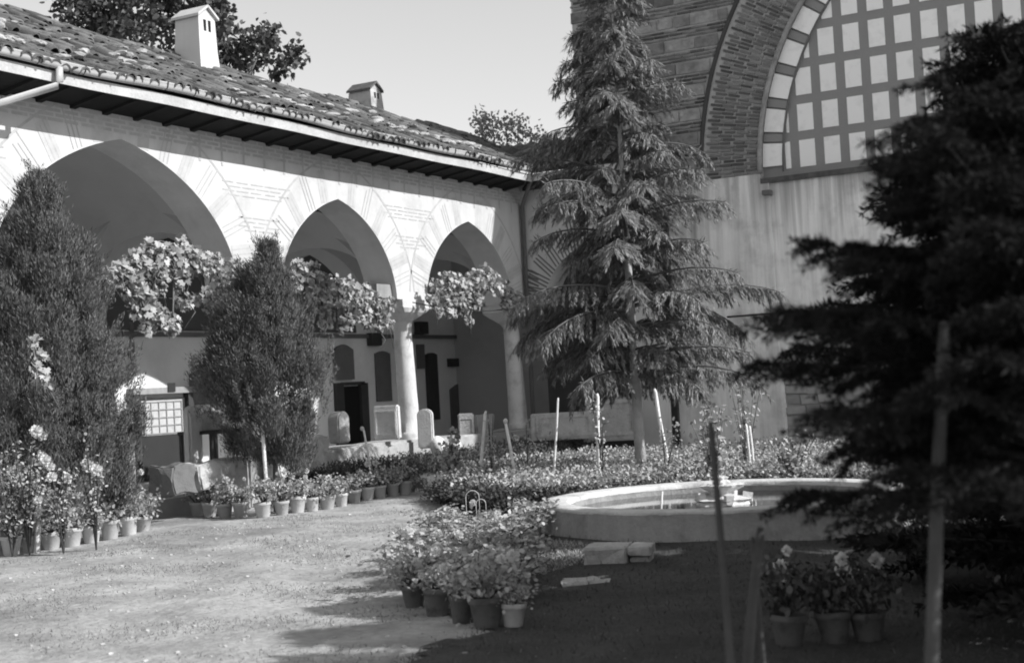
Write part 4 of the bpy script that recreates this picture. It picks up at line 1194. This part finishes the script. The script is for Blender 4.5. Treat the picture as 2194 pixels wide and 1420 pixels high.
# flat light patch stone
# ------------------------------------------------------------------ loose carved stones along the arcade
def stele(px0, px1, ptop, pbot, n, thick, label, shape='slab', mat='stone', lean=0.0, name='carved_slab', cat='stone slab', rz=0.0, w=None):
    a = on_n(px0, pbot, n); b_ = on_n(px1, ptop, n)
    w = w if w else abs(b_.y - a.y); z0 = a.z if a.z > .25 else -.02; h = b_.z - z0
    bm = bmesh.new()
    if shape == 'round':
        pts = [(-w / 2, 0), (w / 2, 0), (w / 2, h - w * .4)] + [(w / 2 * math.cos(q2), h - w * .4 + w * .4 * math.sin(q2)) for q2 in np.linspace(.3, math.pi - .3, 8)] + [(-w / 2, h - w * .4)]
    elif shape == 'taper': pts = [(-w * .36, 0), (w * .36, 0), (w / 2, h), (-w / 2, h)]
    else: pts = [(-w / 2, 0), (w / 2, 0), (w / 2 * .97, h), (-w / 2 * .97, h)]
    f0 = [bm.verts.new((-thick / 2, y, z)) for y, z in pts]; f1 = [bm.verts.new((thick / 2, y, z)) for y, z in pts]
    bm.faces.new(f0); bm.faces.new(f1[::-1])
    for j in range(len(pts)): bm.faces.new((f0[j], f1[j], f1[(j + 1) % len(pts)], f0[(j + 1) % len(pts)]))
    bmesh.ops.recalc_face_normals(bm, faces=bm.faces[:])
    bmesh.ops.bevel(bm, geom=[e for e in bm.edges if e.calc_face_angle(0) > .5], offset=min(.025, thick * .2), segments=2, affect='EDGES')
    if name == 'stone_post':
        bmesh.ops.subdivide_edges(bm, edges=[e for e in bm.edges if e.calc_length() > .12], cuts=4, use_grid_fill=True)
        bmesh.ops.triangulate(bm, faces=[f for f in bm.faces if len(f.verts) > 4])
        for v in bm.verts:
            c_ = v.co; v.co = c_ + Vector((math.sin(c_.y * 11 + c_.z * 7), math.sin(c_.x * 9 + c_.z * 13), math.sin(c_.x * 12 + c_.y * 8))) * .022 + Vector((random.uniform(-.008, .008), random.uniform(-.008, .008), random.uniform(-.008, .008)))
    t = thing(name, (n, (a.y + b_.y) / 2, z0), label, cat, rz=rz)
    t.rotation_euler = (0, lean, rz)
    s_ = obj('slab', bm, mat, t)
    if shape == 'framed' or (shape in ('round', 'slab') and name == 'carved_slab' and w > .3 and h > .4):
        bm = bmesh.new(); e = .09 * w
        box(bm, thick / 2 + .001, thick / 2 + .018, -w / 2 + e, w / 2 - e, h * .12, h * .12 + e * .6); box(bm, thick / 2 + .001, thick / 2 + .018, -w / 2 + e, w / 2 - e, h * .80, h * .80 + e * .6)
        box(bm, thick / 2 + .001, thick / 2 + .018, -w / 2 + e, -w / 2 + e * 1.6, h * .12 + e * .61, h * .799); box(bm, thick / 2 + .001, thick / 2 + .018, w / 2 - e * 1.6, w / 2 - e, h * .12 + e * .61, h * .799)
        obj('carved_border', bm, mat, t)
    return t
stele(800, 858, 866, 944, -15.05, .17, 'thick pale carved block beside the left foot of the marble column', 'slab', 'marble', 0, rz=-1.32, w=.50)
stele(898, 926, 874, 962, -14.72, .13, 'narrow white gravestone leaning at the right foot of the marble column', 'round', 'marble', 0, rz=-1.25, w=.30)
stele(986, 1012, 884, 948, -15.3, .18, 'grey slab left of the splayed pale one, in the third arch', 'slab', 'stone', 0, rz=-1.0, w=.34)
stele(1014, 1052, 886, 952, -15.2, .14, 'pale splayed slab set upright in the third arch', 'taper', 'stone', .05)
stele(1176, 1240, 880, 946, -13.3, .10, 'grey framed slab standing behind the stakes near the cedar trunk', 'framed', 'stone', -.06, rz=-1.1)
stele(1284, 1332, 842, 948, -12.6, .16, 'tall round-headed slab behind the cedar trunk', 'round', 'stone', 0, rz=-1.2)
stele(586, 634, 924, 1024, -14.75, .30, 'tall lit block left of the rough wall stones behind the smaller thuja', 'slab', 'marble', 0, 'stone_post', 'stone')
stele(640, 690, 934, 1016, -14.78, .28, 'rough square wall stone under the right side of the smaller thuja', 'slab', 'stone', 0, 'stone_post', 'stone')
stele(402, 424, 868, 1000, -15.6, .14, 'slim white gravestone catching the sun beside the lattice door', 'round', 'marble', 0)
stele(400, 488, 984, 1050, -14.5, .40, 'squared mottled stone block behind the pots below the bowl', 'slab', 'stone', 0, 'stone_post', 'stone', .1)
stele(340, 402, 992, 1064, -14.3, .42, 'low grey block left of the mottled square stone', 'plain', 'stone_dark', 0, 'stone_post', 'stone', .2)
stele(715, 737, 880, 950, -15.0, .24, 'volute fragment at the lower right of the smaller thuja', 'round', 'stone', 0, 'stone_fragment', 'stone')
stele(205, 282, 880, 1060, -15.45, .12, 'tall grey panel dappled with sun beside the left thuja', 'framed', 'stone', 0, 'standing_slab', 'stone slab')
# rounded fragments at the column foot
for i, (px, py, r, lab) in enumerate(((938, 955, .17, 'smooth white rounded fragment right of the leaning gravestone'), (975, 958, .15, 'smaller rounded fragment half buried in the bed near the column'))):
    p = on_n(px, py, -14.55)
    bm = bmesh.new(); bmesh.ops.create_icosphere(bm, subdivisions=3, radius=r)
    for v in bm.verts: v.co = Vector((v.co.x * .8, v.co.y, v.co.z * 1.15)) * (1 + .08 * math.sin(v.co.y * 30) * math.sin(v.co.z * 22))
    o = obj('stone_fragment', bm, 'marble', None, True); o.location = p; tag(o, lab, 'stone')
# stone bowl on an iron stand
pb = on_n(456, 915, -15.6)
t = thing('stone_bowl', (pb.x, pb.y, FLOOR), 'upturned stone bowl on a dark iron stand in the widest arch', 'bowl')
hz = pb.z - FLOOR
bm, rg = lathe([(.36, hz - .04), (.36, hz), (.33, hz + .1), (.25, hz + .2), (.12, hz + .265), (.05, hz + .28), (.05, hz + .31), (.002, hz + .32)], 28); obj('bowl', bm, 'stone', t, True)
bm = bmesh.new(); box(bm, -.4, .4, -.4, .4, hz - .1, hz - .045); obj('table_top', bm, 'wood_dark', t)
for a in (-1, 1):
    for c in (-1, 1):
        bm = bmesh.new(); box(bm, a * .36 - .025, a * .36 + .025, c * .36 - .025, c * .36 + .025, 0, hz - .101); obj('leg', bm, 'wood_dark', t)
# lattice door in the back wall
def bwp(px, py): p = on_n(px, py, BACK); return p.y, p.z
sA, hA = bwp(288, 846); sB, _ = bwp(392, 846)
t = thing('lattice_door', (BACK, (sA + sB) / 2, FLOOR), 'wooden door with pale lattice panels in the sunlit back wall', 'door')
def D_(name, y0, y1, z0, z1, x0, x1, mat, par=None):
    bm = bmesh.new(); box(bm, x0, x1, y0, y1, z0, z1); return obj(name, bm, mat, par if par else t)
wd2 = (sB - sA) / 2; ht = hA - FLOOR
D_('door_leaf', -wd2, wd2, 0, ht - .08, .01, .05, 'iron')  # leaf darker than its brown wood, imitating a shadow cast on it
D_('door_frame', -wd2 - .14, -wd2 - .002, 0, ht, .005, .14, 'wood_dark'); D_('door_frame', wd2 + .002, wd2 + .14, 0, ht, .005, .14, 'wood_dark')
D_('lintel', -wd2 - .2, wd2 + .2, ht + .002, ht + .12, .005, .17, 'wood_mid'); D_('sign_plate', .05, .25, ht + .03, ht + .2, .172, .19, 'iron')
for (z0, z1) in ((ht - .78, ht - .12),):
    pn = D_('lattice_panel', -wd2 + .1, wd2 - .1, z0, z1, .052, .065, 'fascia')
    for k in range(6):
        y = -wd2 + .14 + (2 * wd2 - .28) * k / 5; D_('lattice_bar', y - .009, y + .009, z0 + .02, z1 - .02, .066, .085, 'wood_mid', pn)
    for k in range(5):
        z = z0 + .03 + (z1 - z0 - .06) * k / 4; D_('lattice_bar', -wd2 + .12, wd2 - .12, z - .009, z + .009, .0665, .0845, 'wood_mid', pn)
# threshold slab
p = on_h(345, 1095, .06)
o = obj('threshold_slab', bbox(-.5, .5, -.75, .75, -.05, .075, .02, .004, 2, 2), 'stone_slab'); o.location = (p.x - .3, p.y, 0); tag(o, 'pale flat paving slab at the gap between the two rows of pots', 'paving slab')
p = on_h(1255, 1242, .03)
o = obj('paving_stone', bbox(-.2, .2, -.16, .16, -.05, .03, .02, .02, 2, 2), 'stone'); o.location = (p.x, p.y, 0); o.rotation_euler = (0, 0, YAW); tag(o, 'small flat stone in the grass left of the block by the fountain', 'paving stone')  # stone put in to imitate a patch of sunlit grass

# ------------------------------------------------------------------ flower beds
def in_poly(P, poly):
    x, y = P[:, 0], P[:, 1]; c = np.zeros(len(P), bool); j = len(poly) - 1
    for i in range(len(poly)):
        xi, yi = poly[i]; xj, yj = poly[j]
        cond = ((yi > y) != (yj > y)) & (x < (xj - xi) * (y - yi) / (yj - yi + 1e-12) + xi)
        c ^= cond; j = i
    return c
def poly_pts(poly, n):
    a = np.array(poly); lo, hi = a.min(0), a.max(0); out = np.zeros((0, 2))
    while len(out) < n:
        q_ = rng.uniform(lo, hi, (n * 3, 2)); out = np.concatenate([out, q_[in_poly(q_, poly)]])
    return out[:n]
def cpoly(pts): return [camxy(a, b_)[:2] for a, b_ in pts]
def bed_mound(name, poly, h):
    bm = bmesh.new()
    a = np.array(poly); c = a.mean(0)
    rings = []
    for k, z in ((1.0, -.05), (.97, h * .6), (.9, h), (.5, h * 1.15)):
        ring = []
        for i in range(len(poly)):
            p0, p1 = a[i], a[(i + 1) % len(poly)]
            for f in np.linspace(0, 1, 7)[:-1]:
                q_ = c + (p0 + (p1 - p0) * f - c) * k
                ring.append(bm.verts.new((q_[0] + random.uniform(-.04, .04), q_[1] + random.uniform(-.04, .04), z + random.uniform(-.02, .02))))
        rings.append(ring)
    for r0, r1 in zip(rings, rings[1:]):
        for j in range(len(r0)): bm.faces.new((r0[j], r0[(j + 1) % len(r0)], r1[(j + 1) % len(r0)], r1[j]))
    bm.faces.new(rings[-1])
    bmesh.ops.recalc_face_normals(bm, faces=bm.faces[:])
    tag(obj(name, bm, 'soil', None, True), kind='structure')
def plants(P, z0, hmin, hmax, per, lsz, mat, name, label, cat, tpl='round', spread=.09, wide=.8):
    n = len(P); h = rng.uniform(hmin, hmax, n)
    Q = np.repeat(np.column_stack([P, np.full(n, z0)]), per, 0); hh = np.repeat(h, per)
    m = len(Q)
    f = rng.uniform(.15, 1, m) ** .6
    Q[:, 2] += hh * f
    Q[:, :2] += rng.normal(size=(m, 2)) * spread * (0.4 + f[:, None])
    D = rng.normal(size=(m, 3)) * .7 + np.array([0, 0, .25]); Nn = rng.normal(size=(m, 3)) * .5 + np.array([.2, 0, 1.0])
    me = leaf_mesh(name, Q, D, Nn, lsz * rng.uniform(.55, 1.3, m), lsz * wide * rng.uniform(.6, 1.2, m), tpl)
    return tag(link(name, me, mat), label, cat, kind='stuff')
rng = np.random.default_rng(77); random.seed(77)
bedB = cpoly([(-1.1, 22.2), (-.55, 20.3), (.1, 19.0), (.9, 19.15), (2.0, 19.35), (3.2, 19.3), (4.4, 18.7), (6.2, 17.6), (8.2, 18), (8.6, 22), (6.2, 27.0), (2.5, 27.8), (0.2, 27.2), (-1.0, 25)])
bed_mound('flower_bed', bedB, .16)
PB = poly_pts(bedB, 3000)
zc = -PB[:, 0] * math.sin(YAW) + PB[:, 1] * math.cos(YAW)
plants(PB, .14, .12, .36, 26, .050, 'bed_leaf', 'bed_plants', 'sunny bed of low leafy flowers behind the fountain', 'flowers')
# dark edging at the front of the bed
edge = []
for k in range(1700):
    u = random.uniform(0, 5.99) if k % 2 else random.uniform(0, 2.3); i = int(u); f = u - i
    a, b_ = bedB[i], bedB[i + 1]; edge.append((a[0] + (b_[0] - a[0]) * f + random.gauss(0, .17), a[1] + (b_[1] - a[1]) * f + random.gauss(0, .17)))
plants(np.array(edge), .0, .12, .36, 26, .05, 'hedge', 'bed_edging', 'dark low edging plants along the front of the sunny bed', 'edging plants', spread=.06)
bedA = [(-14.9, 18.9), (-13.75, 18.6), (-13.55, 21.5), (-13.3, 24.0), (-12.9, 26.3), (-14.9, 27.2)]
bed_mound('wall_bed', bedA, .22)
plants(poly_pts(bedA, 1100), .2, .12, .42, 26, .085, 'hedge', 'border_plants', 'dark leafy border growing along the foot of the arcade', 'border plants', 'blade', .09, .3)
# strip of white-tipped grass and leaf litter on the ground
def ground_blades(name, poly, n, ln, wd, mat, label, dens=None):
    P = poly_pts(poly, n); x, y = P[:, 0], P[:, 1]
    Z = 0.022 * np.sin(x * 0.9 + 1.3 * np.sin(y * 0.5)) + 0.018 * np.sin(y * 1.3 + x * 0.4) + 0.010 * np.sin(3.1 * x + 2.2 * y)
    keep = (np.sin(x * 2.3 + 1.7 * np.sin(y * 1.9)) + np.sin(y * 3.1 + 2.0 * np.sin(x * 1.3)) + rng.normal(size=n) * .6) > .5 if dens is None else np.ones(n, bool)
    P3 = np.column_stack([x, y, Z - .003])[keep]; m = len(P3)
    me = leaf_mesh(name, P3, rng.normal(size=(m, 3)) * .75 + np.array([0, 0, .55]), rdir(m), ln * rng.uniform(.4, 1.4, m), wd * rng.uniform(.6, 1.3, m), 'tri')
    return tag(link(name, me, mat), label, 'grass', kind='stuff')
ground_blades('grass', cpoly([(-7, 15.5), (-2.2, 8.2), (1.0, 8.2), (0, 14), (-.4, 18), (-1.4, 22.5), (-3.0, 21.2)]), 60000, .032, .008, 'grass', 'short dry grass scattered over the pale path')
lawn_poly = cpoly([(-.95, 7.9), (4.5, 7.2), (7.5, 13), (7, 18.5), (4.6, 19.2), (.4, 18.9), (-.2, 17.3), (-.55, 14.8), (-.75, 12.5), (-.6, 10.9), (-.35, 9.9), (-.8, 9.0)])  # grass area, stretched over ground that is partly only in shadow
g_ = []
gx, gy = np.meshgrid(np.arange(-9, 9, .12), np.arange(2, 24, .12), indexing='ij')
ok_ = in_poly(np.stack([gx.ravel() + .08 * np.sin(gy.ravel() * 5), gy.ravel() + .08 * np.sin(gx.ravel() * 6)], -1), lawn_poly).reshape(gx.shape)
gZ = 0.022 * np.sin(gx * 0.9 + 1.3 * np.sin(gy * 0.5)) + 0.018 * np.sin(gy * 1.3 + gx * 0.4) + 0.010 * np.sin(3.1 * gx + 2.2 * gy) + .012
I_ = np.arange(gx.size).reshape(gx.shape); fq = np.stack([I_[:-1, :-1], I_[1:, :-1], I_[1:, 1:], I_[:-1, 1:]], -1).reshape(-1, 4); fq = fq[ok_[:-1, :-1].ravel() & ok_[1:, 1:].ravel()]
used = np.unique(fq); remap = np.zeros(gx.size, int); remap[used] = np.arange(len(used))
tag(link('lawn', mesh_np('lawn', np.stack([gx.ravel(), gy.ravel(), gZ.ravel()], -1)[used], remap[fq]), 'lawn', None, True), kind='structure')  # dark sheet: real grass ground plus painted shade
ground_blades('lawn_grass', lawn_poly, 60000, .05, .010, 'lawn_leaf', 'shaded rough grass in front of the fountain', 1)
ground_blades('lawn_clover', cpoly([(-.3, 12.6), (.7, 13.4), (.75, 14.6), (.2, 15.6), (-.3, 15.6), (-.6, 13.5)]), 12000, .045, .022, 'bed_leaf', 'patch of low clover left of the stone block', 1)
# pebbles
bm = bmesh.new()
P = poly_pts(cpoly([(-7, 15.5), (-2.2, 8.2), (1.0, 8.2), (0, 14), (-.4, 18), (-1.4, 22.5), (-3.0, 21.2)]), 600)
for x, y in P:
    r_ = random.uniform(.006, .022) * (1.5 if random.random() < .06 else 1)
    v = bmesh.ops.create_icosphere(bm, subdivisions=1, radius=r_)['verts']
    bmesh.ops.transform(bm, matrix=Matrix.Translation((x, y, gz(x, y) + r_ * .2)) @ Matrix.Diagonal((1, random.uniform(.6, 1.4), .55, 1)), verts=v)
tag(obj('pebbles', bm, 'pebble'), 'small pale pebbles strewn over the path', 'pebbles', kind='stuff')

# ------------------------------------------------------------------ pots
def pot_mesh(r, h):
    bm, rg = lathe([(r * .66, 0), (r * .70, h * .05), (r * .92, h * .78), (r * .98, h * .80), (r * 1.02, h * .84), (r * 1.02, h * .97), (r * .98, h), (r * .90, h), (r * .87, h * .86)], 22)
    bm.faces.new(rg[0][::-1])
    me = bpy.data.meshes.new('pot'); bm.to_mesh(me); bm.free(); me.materials.append(MT['terracotta']); me.polygons.foreach_set('use_smooth', np.ones(len(me.polygons), bool)); return me
def soil_mesh(r, h):
    bm = bmesh.new(); bmesh.ops.create_circle(bm, cap_ends=True, segments=20, radius=r * .885); bmesh.ops.translate(bm, verts=bm.verts[:], vec=(0, 0, h * .87))
    me = bpy.data.meshes.new('soil'); bm.to_mesh(me); bm.free(); me.materials.append(MT['soil']); return me
PR, PH = .125, .225
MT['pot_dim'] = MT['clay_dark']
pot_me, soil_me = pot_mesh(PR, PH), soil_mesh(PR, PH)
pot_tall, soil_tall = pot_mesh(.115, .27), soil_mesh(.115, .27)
pot_dim = pot_me.copy(); pot_dim.materials[0] = MT['clay_dark']; pot_tall_dim = pot_tall.copy(); pot_tall_dim.materials[0] = MT['clay_dark']  # pot copies in darker clay, imitating shade
pl_me, st_me = [], []
for i in range(7):
    rng = np.random.default_rng(200 + i)
    hgt = (.20, .26, .30, .24, .34, .28, .22)[i]; rad = (.15, .17, .14, .18, .16, .19, .13)[i]; m = 360
    k = 14; st_dir = unit(np.column_stack([rng.normal(size=(k, 2)) * .55, np.ones(k)])); 
    bm = bmesh.new(); tops = []
    for j in range(k):
        e = Vector(st_dir[j]) * hgt * random.uniform(.7, 1.1); e.x *= 1.0; tube(bm, [(0, 0, 0), e * .5 + Vector((0, 0, .02)), e], [.006, .005, .003], 4, False); tops.append(e)
    me = bpy.data.meshes.new('stems'); bm.to_mesh(me); bm.free(); me.materials.append(MT['hedge']); st_me.append(me)
    tp = np.array([list(t_) for t_ in tops])[rng.integers(0, k, m)]
    P = tp * rng.uniform(.45, 1.08, (m, 1)) + rng.normal(size=(m, 3)) * np.array([.05, .05, .03]) * rad / .15
    tpl = 'round' if i % 3 else 'blade'
    me = leaf_mesh('foliage', P, rng.normal(size=(m, 3)) * .7 + np.array([0, 0, .1]), rng.normal(size=(m, 3)) * .5 + np.array([.2, 0, .9]), .043 * rng.uniform(.6, 1.3, m), .036 * rng.uniform(.6, 1.2, m), tpl)
    me.materials.append(MT['pot_leaf']); pl_me.append(me)
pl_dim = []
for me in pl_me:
    c = me.copy(); c.materials[0] = MT['lawn_leaf']; pl_dim.append(c)  # foliage copies with shade put into the leaf colour
# flower head: a ball of petals
rng = np.random.default_rng(300)
m = 46; dd = rdir(m); fl_me = leaf_mesh('flower', dd * .012, dd + rng.normal(size=(m, 3)) * .2, rdir(m), .032 * rng.uniform(.7, 1.1, m), .026, 'round'); fl_me.materials.append(MT['flower'])
def potted(p, label, group, sc=1.0, hs=1.0, nfl=0, tall=False, spread=1.0, name='potted_plant', dim=False):
    t = thing(name, (p[0], p[1], gz(p[0], p[1]) - .005), label, 'potted plant', group, random.uniform(0, 6.28))
    ph = .27 if tall else PH
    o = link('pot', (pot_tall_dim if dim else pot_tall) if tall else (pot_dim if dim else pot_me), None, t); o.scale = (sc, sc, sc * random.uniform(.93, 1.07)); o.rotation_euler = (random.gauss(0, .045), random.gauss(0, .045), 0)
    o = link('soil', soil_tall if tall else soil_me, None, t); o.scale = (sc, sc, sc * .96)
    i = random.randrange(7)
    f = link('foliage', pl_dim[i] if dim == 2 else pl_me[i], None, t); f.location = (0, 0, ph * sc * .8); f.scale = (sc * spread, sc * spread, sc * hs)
    f = link('stems', st_me[i], None, t); f.location = (0, 0, ph * sc * .8); f.scale = (sc * spread, sc * spread, sc * hs)
    for k in range(nfl):
        f = link('flower', fl_me, None, t); a = random.uniform(0, 6.28); r_ = random.uniform(.02, .15) * sc
        f.location = (r_ * math.cos(a), r_ * math.sin(a), ph * sc + random.uniform(.2, .36) * sc * hs); s_ = random.uniform(.8, 1.5); f.scale = (s_, s_, s_)
    return t
ORD = ['first', 'second', 'third', 'fourth', 'fifth', 'sixth', 'seventh', 'eighth', 'ninth', 'tenth', 'eleventh', 'twelfth', 'thirteenth', 'fourteenth', 'fifteenth']
random.seed(5)
for i, (px, py) in enumerate(((25, 1187), (67, 1180), (110, 1173), (154, 1167), (196, 1161), (237, 1156), (277, 1150), (306, 1143))):
    potted(on_h(px, py), f'{ORD[i]} pot from the left in the row below the large left thuja', 'pots below the left thuja', random.uniform(.95, 1.1), random.uniform(1.2, 1.9), random.choice((0, 1, 1, 2)), spread=1.25)
for i, (px, py) in enumerate(((424, 1107), (450, 1109), (483, 1111), (517, 1111), (565, 1112), (605, 1106), (638, 1100), (670, 1096), (702, 1090), (732, 1084), (760, 1077), (788, 1073), (815, 1070), (843, 1066), (868, 1063))):
    potted(on_h(px, py), f'{ORD[i]} pot from the left in the long row before the smaller thuja', 'pots before the smaller thuja', random.uniform(.9, 1.05) * (1.08 if i == 4 else 1), random.uniform(1.0, 1.5), random.choice((0, 0, 1, 1)), spread=1.1)
fgp = [(988, 1337, .78, True, 'tall pot left of the widest pot in the front cluster'), (1045, 1349, 1.0, False, 'widest pot, in the middle of the front cluster edge'), (1100, 1346, .74, False, 'small pale pot with bare stems at the right of the front cluster'),
       (936, 1318, .9, False, 'shaded squat pot second from the left of the front cluster'), (888, 1296, .8, False, 'shaded pot at the left end of the front cluster')]
for px, py, sc, tall, lab in fgp:
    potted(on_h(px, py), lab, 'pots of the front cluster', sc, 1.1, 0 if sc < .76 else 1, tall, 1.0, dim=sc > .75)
k = 0
rows_ = [(1300, 950, 1090, 3), (1278, 885, 1100, 4), (1250, 870, 1110, 5), (1222, 872, 1120, 5), (1196, 890, 1090, 4), (1172, 930, 1140, 4), (1150, 960, 1150, 3)]
rw = ['front', 'second', 'third', 'fourth', 'fifth', 'sixth', 'rear']
for ri_, (py, x0, x1, n) in enumerate(rows_):
    for j in range(n):
        px = x0 + (x1 - x0) * j / (n - 1) + random.uniform(-9, 9)
        potted(on_h(px, py + random.uniform(-4, 4)), f'leafy pot plant, {ORD[j]} from the left in the {rw[ri_]} row inside the front cluster', 'plants massed in the front cluster', random.uniform(.72, .9), random.uniform(.9, 1.25), random.choice((0, 0, 0, 1)), spread=1.6)
for px, py, lab in ((1690, 1384, 'dim pot left of the dim pair at the lower right'), (1790, 1374, 'middle one of three dim pots at the lower right'), (1862, 1368, 'rightmost of three dim pots at the lower right, with pale flowers above')):
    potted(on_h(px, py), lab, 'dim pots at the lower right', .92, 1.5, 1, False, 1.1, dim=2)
# bent wire hoops in the cluster
for i, (px, py, w, lab) in enumerate(((1015, 1100, .085, 'taller pale wire hoop standing over the front cluster plants'), (1033, 1112, .06, 'lower pale wire hoop beside the taller one over the front cluster'))):
    p = on_h(px, py + 20)
    bm = bmesh.new(); pts = [(-w, 0, 0)] + [(-w * math.cos(math.pi * q2 / 12), 0, .33 - i * .03 + w * math.sin(math.pi * q2 / 12)) for q2 in range(13)] + [(w, 0, 0)]
    tube(bm, pts, .0045, 6); o = obj('wire_hoop', bm, 'wire', None, True); o.location = (p.x, p.y, 0); o.rotation_euler = (0, 0, YAW); tag(o, lab, 'wire hoop')

# ------------------------------------------------------------------ stakes, roses, tall flowers
def stake(px0, py0, px1, py1, z, rad, label, mat='stake', zt=None, top='flat'):
    a = on_z(px1, py1, z); b_ = on_z(px0, py0, zt if zt else z)
    if a.z > -0.02:
        d = (a - b_).normalized(); a = a + d * ((a.z + .15) / max(.2, -d.z))
    bm = bmesh.new(); d = (b_ - a)
    pts = [a + d * f + Vector((random.uniform(-.3, .3), random.uniform(-.3, .3), 0)) * rad for f in (0, .25, .5, .75, .97)]
    tube(bm, pts + [b_], [rad * 1.05, rad, rad * .97, rad * .93, rad * .9, rad * .6], 8)
    o = obj('garden_stake', bm, mat, None, True)
    tag(o, label, 'stake', 'garden stakes')
    return o
stake(1196, 852, 1188, 990, 21.5, .018, 'thin pale stake left of the cedar trunk, leaning slightly right')
stake(1279, 843, 1283, 978, 21.5, .030, 'stout pale stake just left of the cedar trunk')
stake(1402, 833, 1432, 995, 21.3, .030, 'pale stake right of the cedar trunk, leaning left at the top')
stake(1041, 880, 1033, 960, 23.0, .030, 'pale short stake in front of the splayed slab')
stake(1083, 905, 1092, 950, 22.5, .028, 'short pale stake with a white ball head right of the splayed slab')
stake(1598, 908, 1606, 985, 21.0, .02, 'left stake of the bundle right of the cedar')
stake(1606, 912, 1614, 988, 21.0, .018, 'right stake of the bundle right of the cedar')
stake(778, 918, 783, 945, 23.6, .02, 'thin pale stake with a bulb top before the plinth')
stake(82, 1012, 80, 1110, 17.5, .04, 'stout white post among the flowers at the left edge', 'marble')
stake(562, 900, 574, 1095, 21.0, .03, 'slim pale stake tied to the stem of the smaller thuja')
stake(1522, 905, 1568, 1440, 5.2, .0145, 'dark thin stake rising past the fountain rim in the foreground', 'stake_dark', 5.6)
stake(1630, 1130, 1596, 1450, 6.0, .024, 'thick short stake leaning right in the dark foreground', 'stake_dark', 6.2)
stake(1612, 1150, 1640, 1450, 6.1, .014, 'thin stake crossing the thick short one in the foreground', 'stake_dark', 6.2)
stake(2021, 690, 1994, 1440, 4.6, .024, 'tall grey pole in front of the near spruce', 'stake_dark', 4.75)
for (px, py, z, r_, lab) in ((1083, 902, 22.5, .04, 'white ball on the short stake right of the splayed slab'), (776, 918, 23.6, .035, 'pale bulb on the thin stake before the plinth')):
    bm = bmesh.new(); bmesh.ops.create_uvsphere(bm, u_segments=14, v_segments=10, radius=r_)
    for v in bm.verts: v.co.z *= 1.15
    o = obj('stake_cap', bm, 'marble', None, True); o.location = on_z(px, py, z); tag(o, lab, 'cap')
def rose(px, pbase, ptop, z, label, n=90, spread=.16, nfl=1, lsz=.05, mat='bed_leaf', name='rose_bush'):
    global rng
    b0 = on_z(px, pbase, z); top = on_z(px, ptop, z); h = top.z
    rng = np.random.default_rng(int(px * 7 + pbase)); random.seed(int(px))
    t = thing(name, (b0.x, b0.y, 0), label, 'flower bush')
    bm = bmesh.new(); tips = []
    for k in range(max(3, n // 30)):
        e = Vector((random.gauss(0, spread), random.gauss(0, spread), h * random.uniform(.7, 1.0)))
        tube(bm, [(0, 0, 0), (e.x * .3, e.y * .3, e.z * .5), e], [.010, .008, .004], 5, False); tips.append(e)
    obj('stem', bm, 'hedge', t, True)
    tp = np.array([list(e) for e in tips])[rng.integers(0, len(tips), n)]
    f = rng.uniform(.3, 1.02, (n, 1)); P = tp * np.concatenate([f * .3 + .7 * f ** 2, f * .3 + .7 * f ** 2, f], 1) + rng.normal(size=(n, 3)) * .05
    link('foliage', leaf_mesh('foliage', P, rng.normal(size=(n, 3)) * .7 + np.array([0, 0, .1]), rng.normal(size=(n, 3)) * .5 + np.array([.3, 0, .8]), lsz * rng.uniform(.6, 1.4, n), lsz * .75 * rng.uniform(.6, 1.3, n), 'round'), mat, t)
    for k in range(nfl):
        f_ = link('flower', fl_me, None, t); f_.location = tips[k % len(tips)] + Vector((random.gauss(0, .05), random.gauss(0, .05), random.uniform(-.25, .03))); s_ = random.uniform(1.3, 2.0); f_.scale = (s_, s_, s_)
    return t
rose(25, 1150, 960, 17.0, 'tall flowering bush at the far left edge', 620, .2, 4, .045)
rose(62, 1150, 925, 17.1, 'tall bush with white round blooms second from the left edge', 700, .2, 5, .045)
rose(135, 1150, 1000, 17.1, 'leafy bush with one white bloom behind the third pot', 520, .18, 2, .042)
rose(205, 1140, 950, 17.3, 'slender flowering bush in front of the dappled stone panel', 260, .12, 3, .042)
rose(1130, 1000, 900, 22.5, 'small airy rose left of the thin pale stake', 130, .14, 1)
rose(1290, 985, 850, 21.3, 'climbing rose on the stout stake left of the cedar trunk', 120, .07, 0)
rose(1425, 990, 890, 21.0, 'leafy rose on the leaning stake right of the cedar trunk', 150, .1, 0)
rose(1530, 1005, 870, 20.0, 'pale leafy bush behind the foreground stake', 320, .16, 0, .075)
rose(1600, 990, 830, 21.5, 'airy rose bush on the bundled stakes', 260, .2, 0, .055)
rose(1050, 955, 880, 22.8, 'sparse rose on the short stake before the splayed slab', 60, .05, 0)
rose(970, 990, 920, 23.2, 'bright spiky clump beside the rounded fragments', 200, .12, 1, .09)
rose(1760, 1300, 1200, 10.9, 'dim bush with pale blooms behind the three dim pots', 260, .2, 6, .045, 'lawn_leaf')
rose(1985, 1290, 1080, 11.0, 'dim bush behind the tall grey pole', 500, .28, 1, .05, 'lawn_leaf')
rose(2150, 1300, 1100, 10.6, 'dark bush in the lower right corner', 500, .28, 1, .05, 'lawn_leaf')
rose(1700, 1060, 930, 19.5, 'rounded shrub at the right end of the sunny bed', 420, .35, 0, .07)
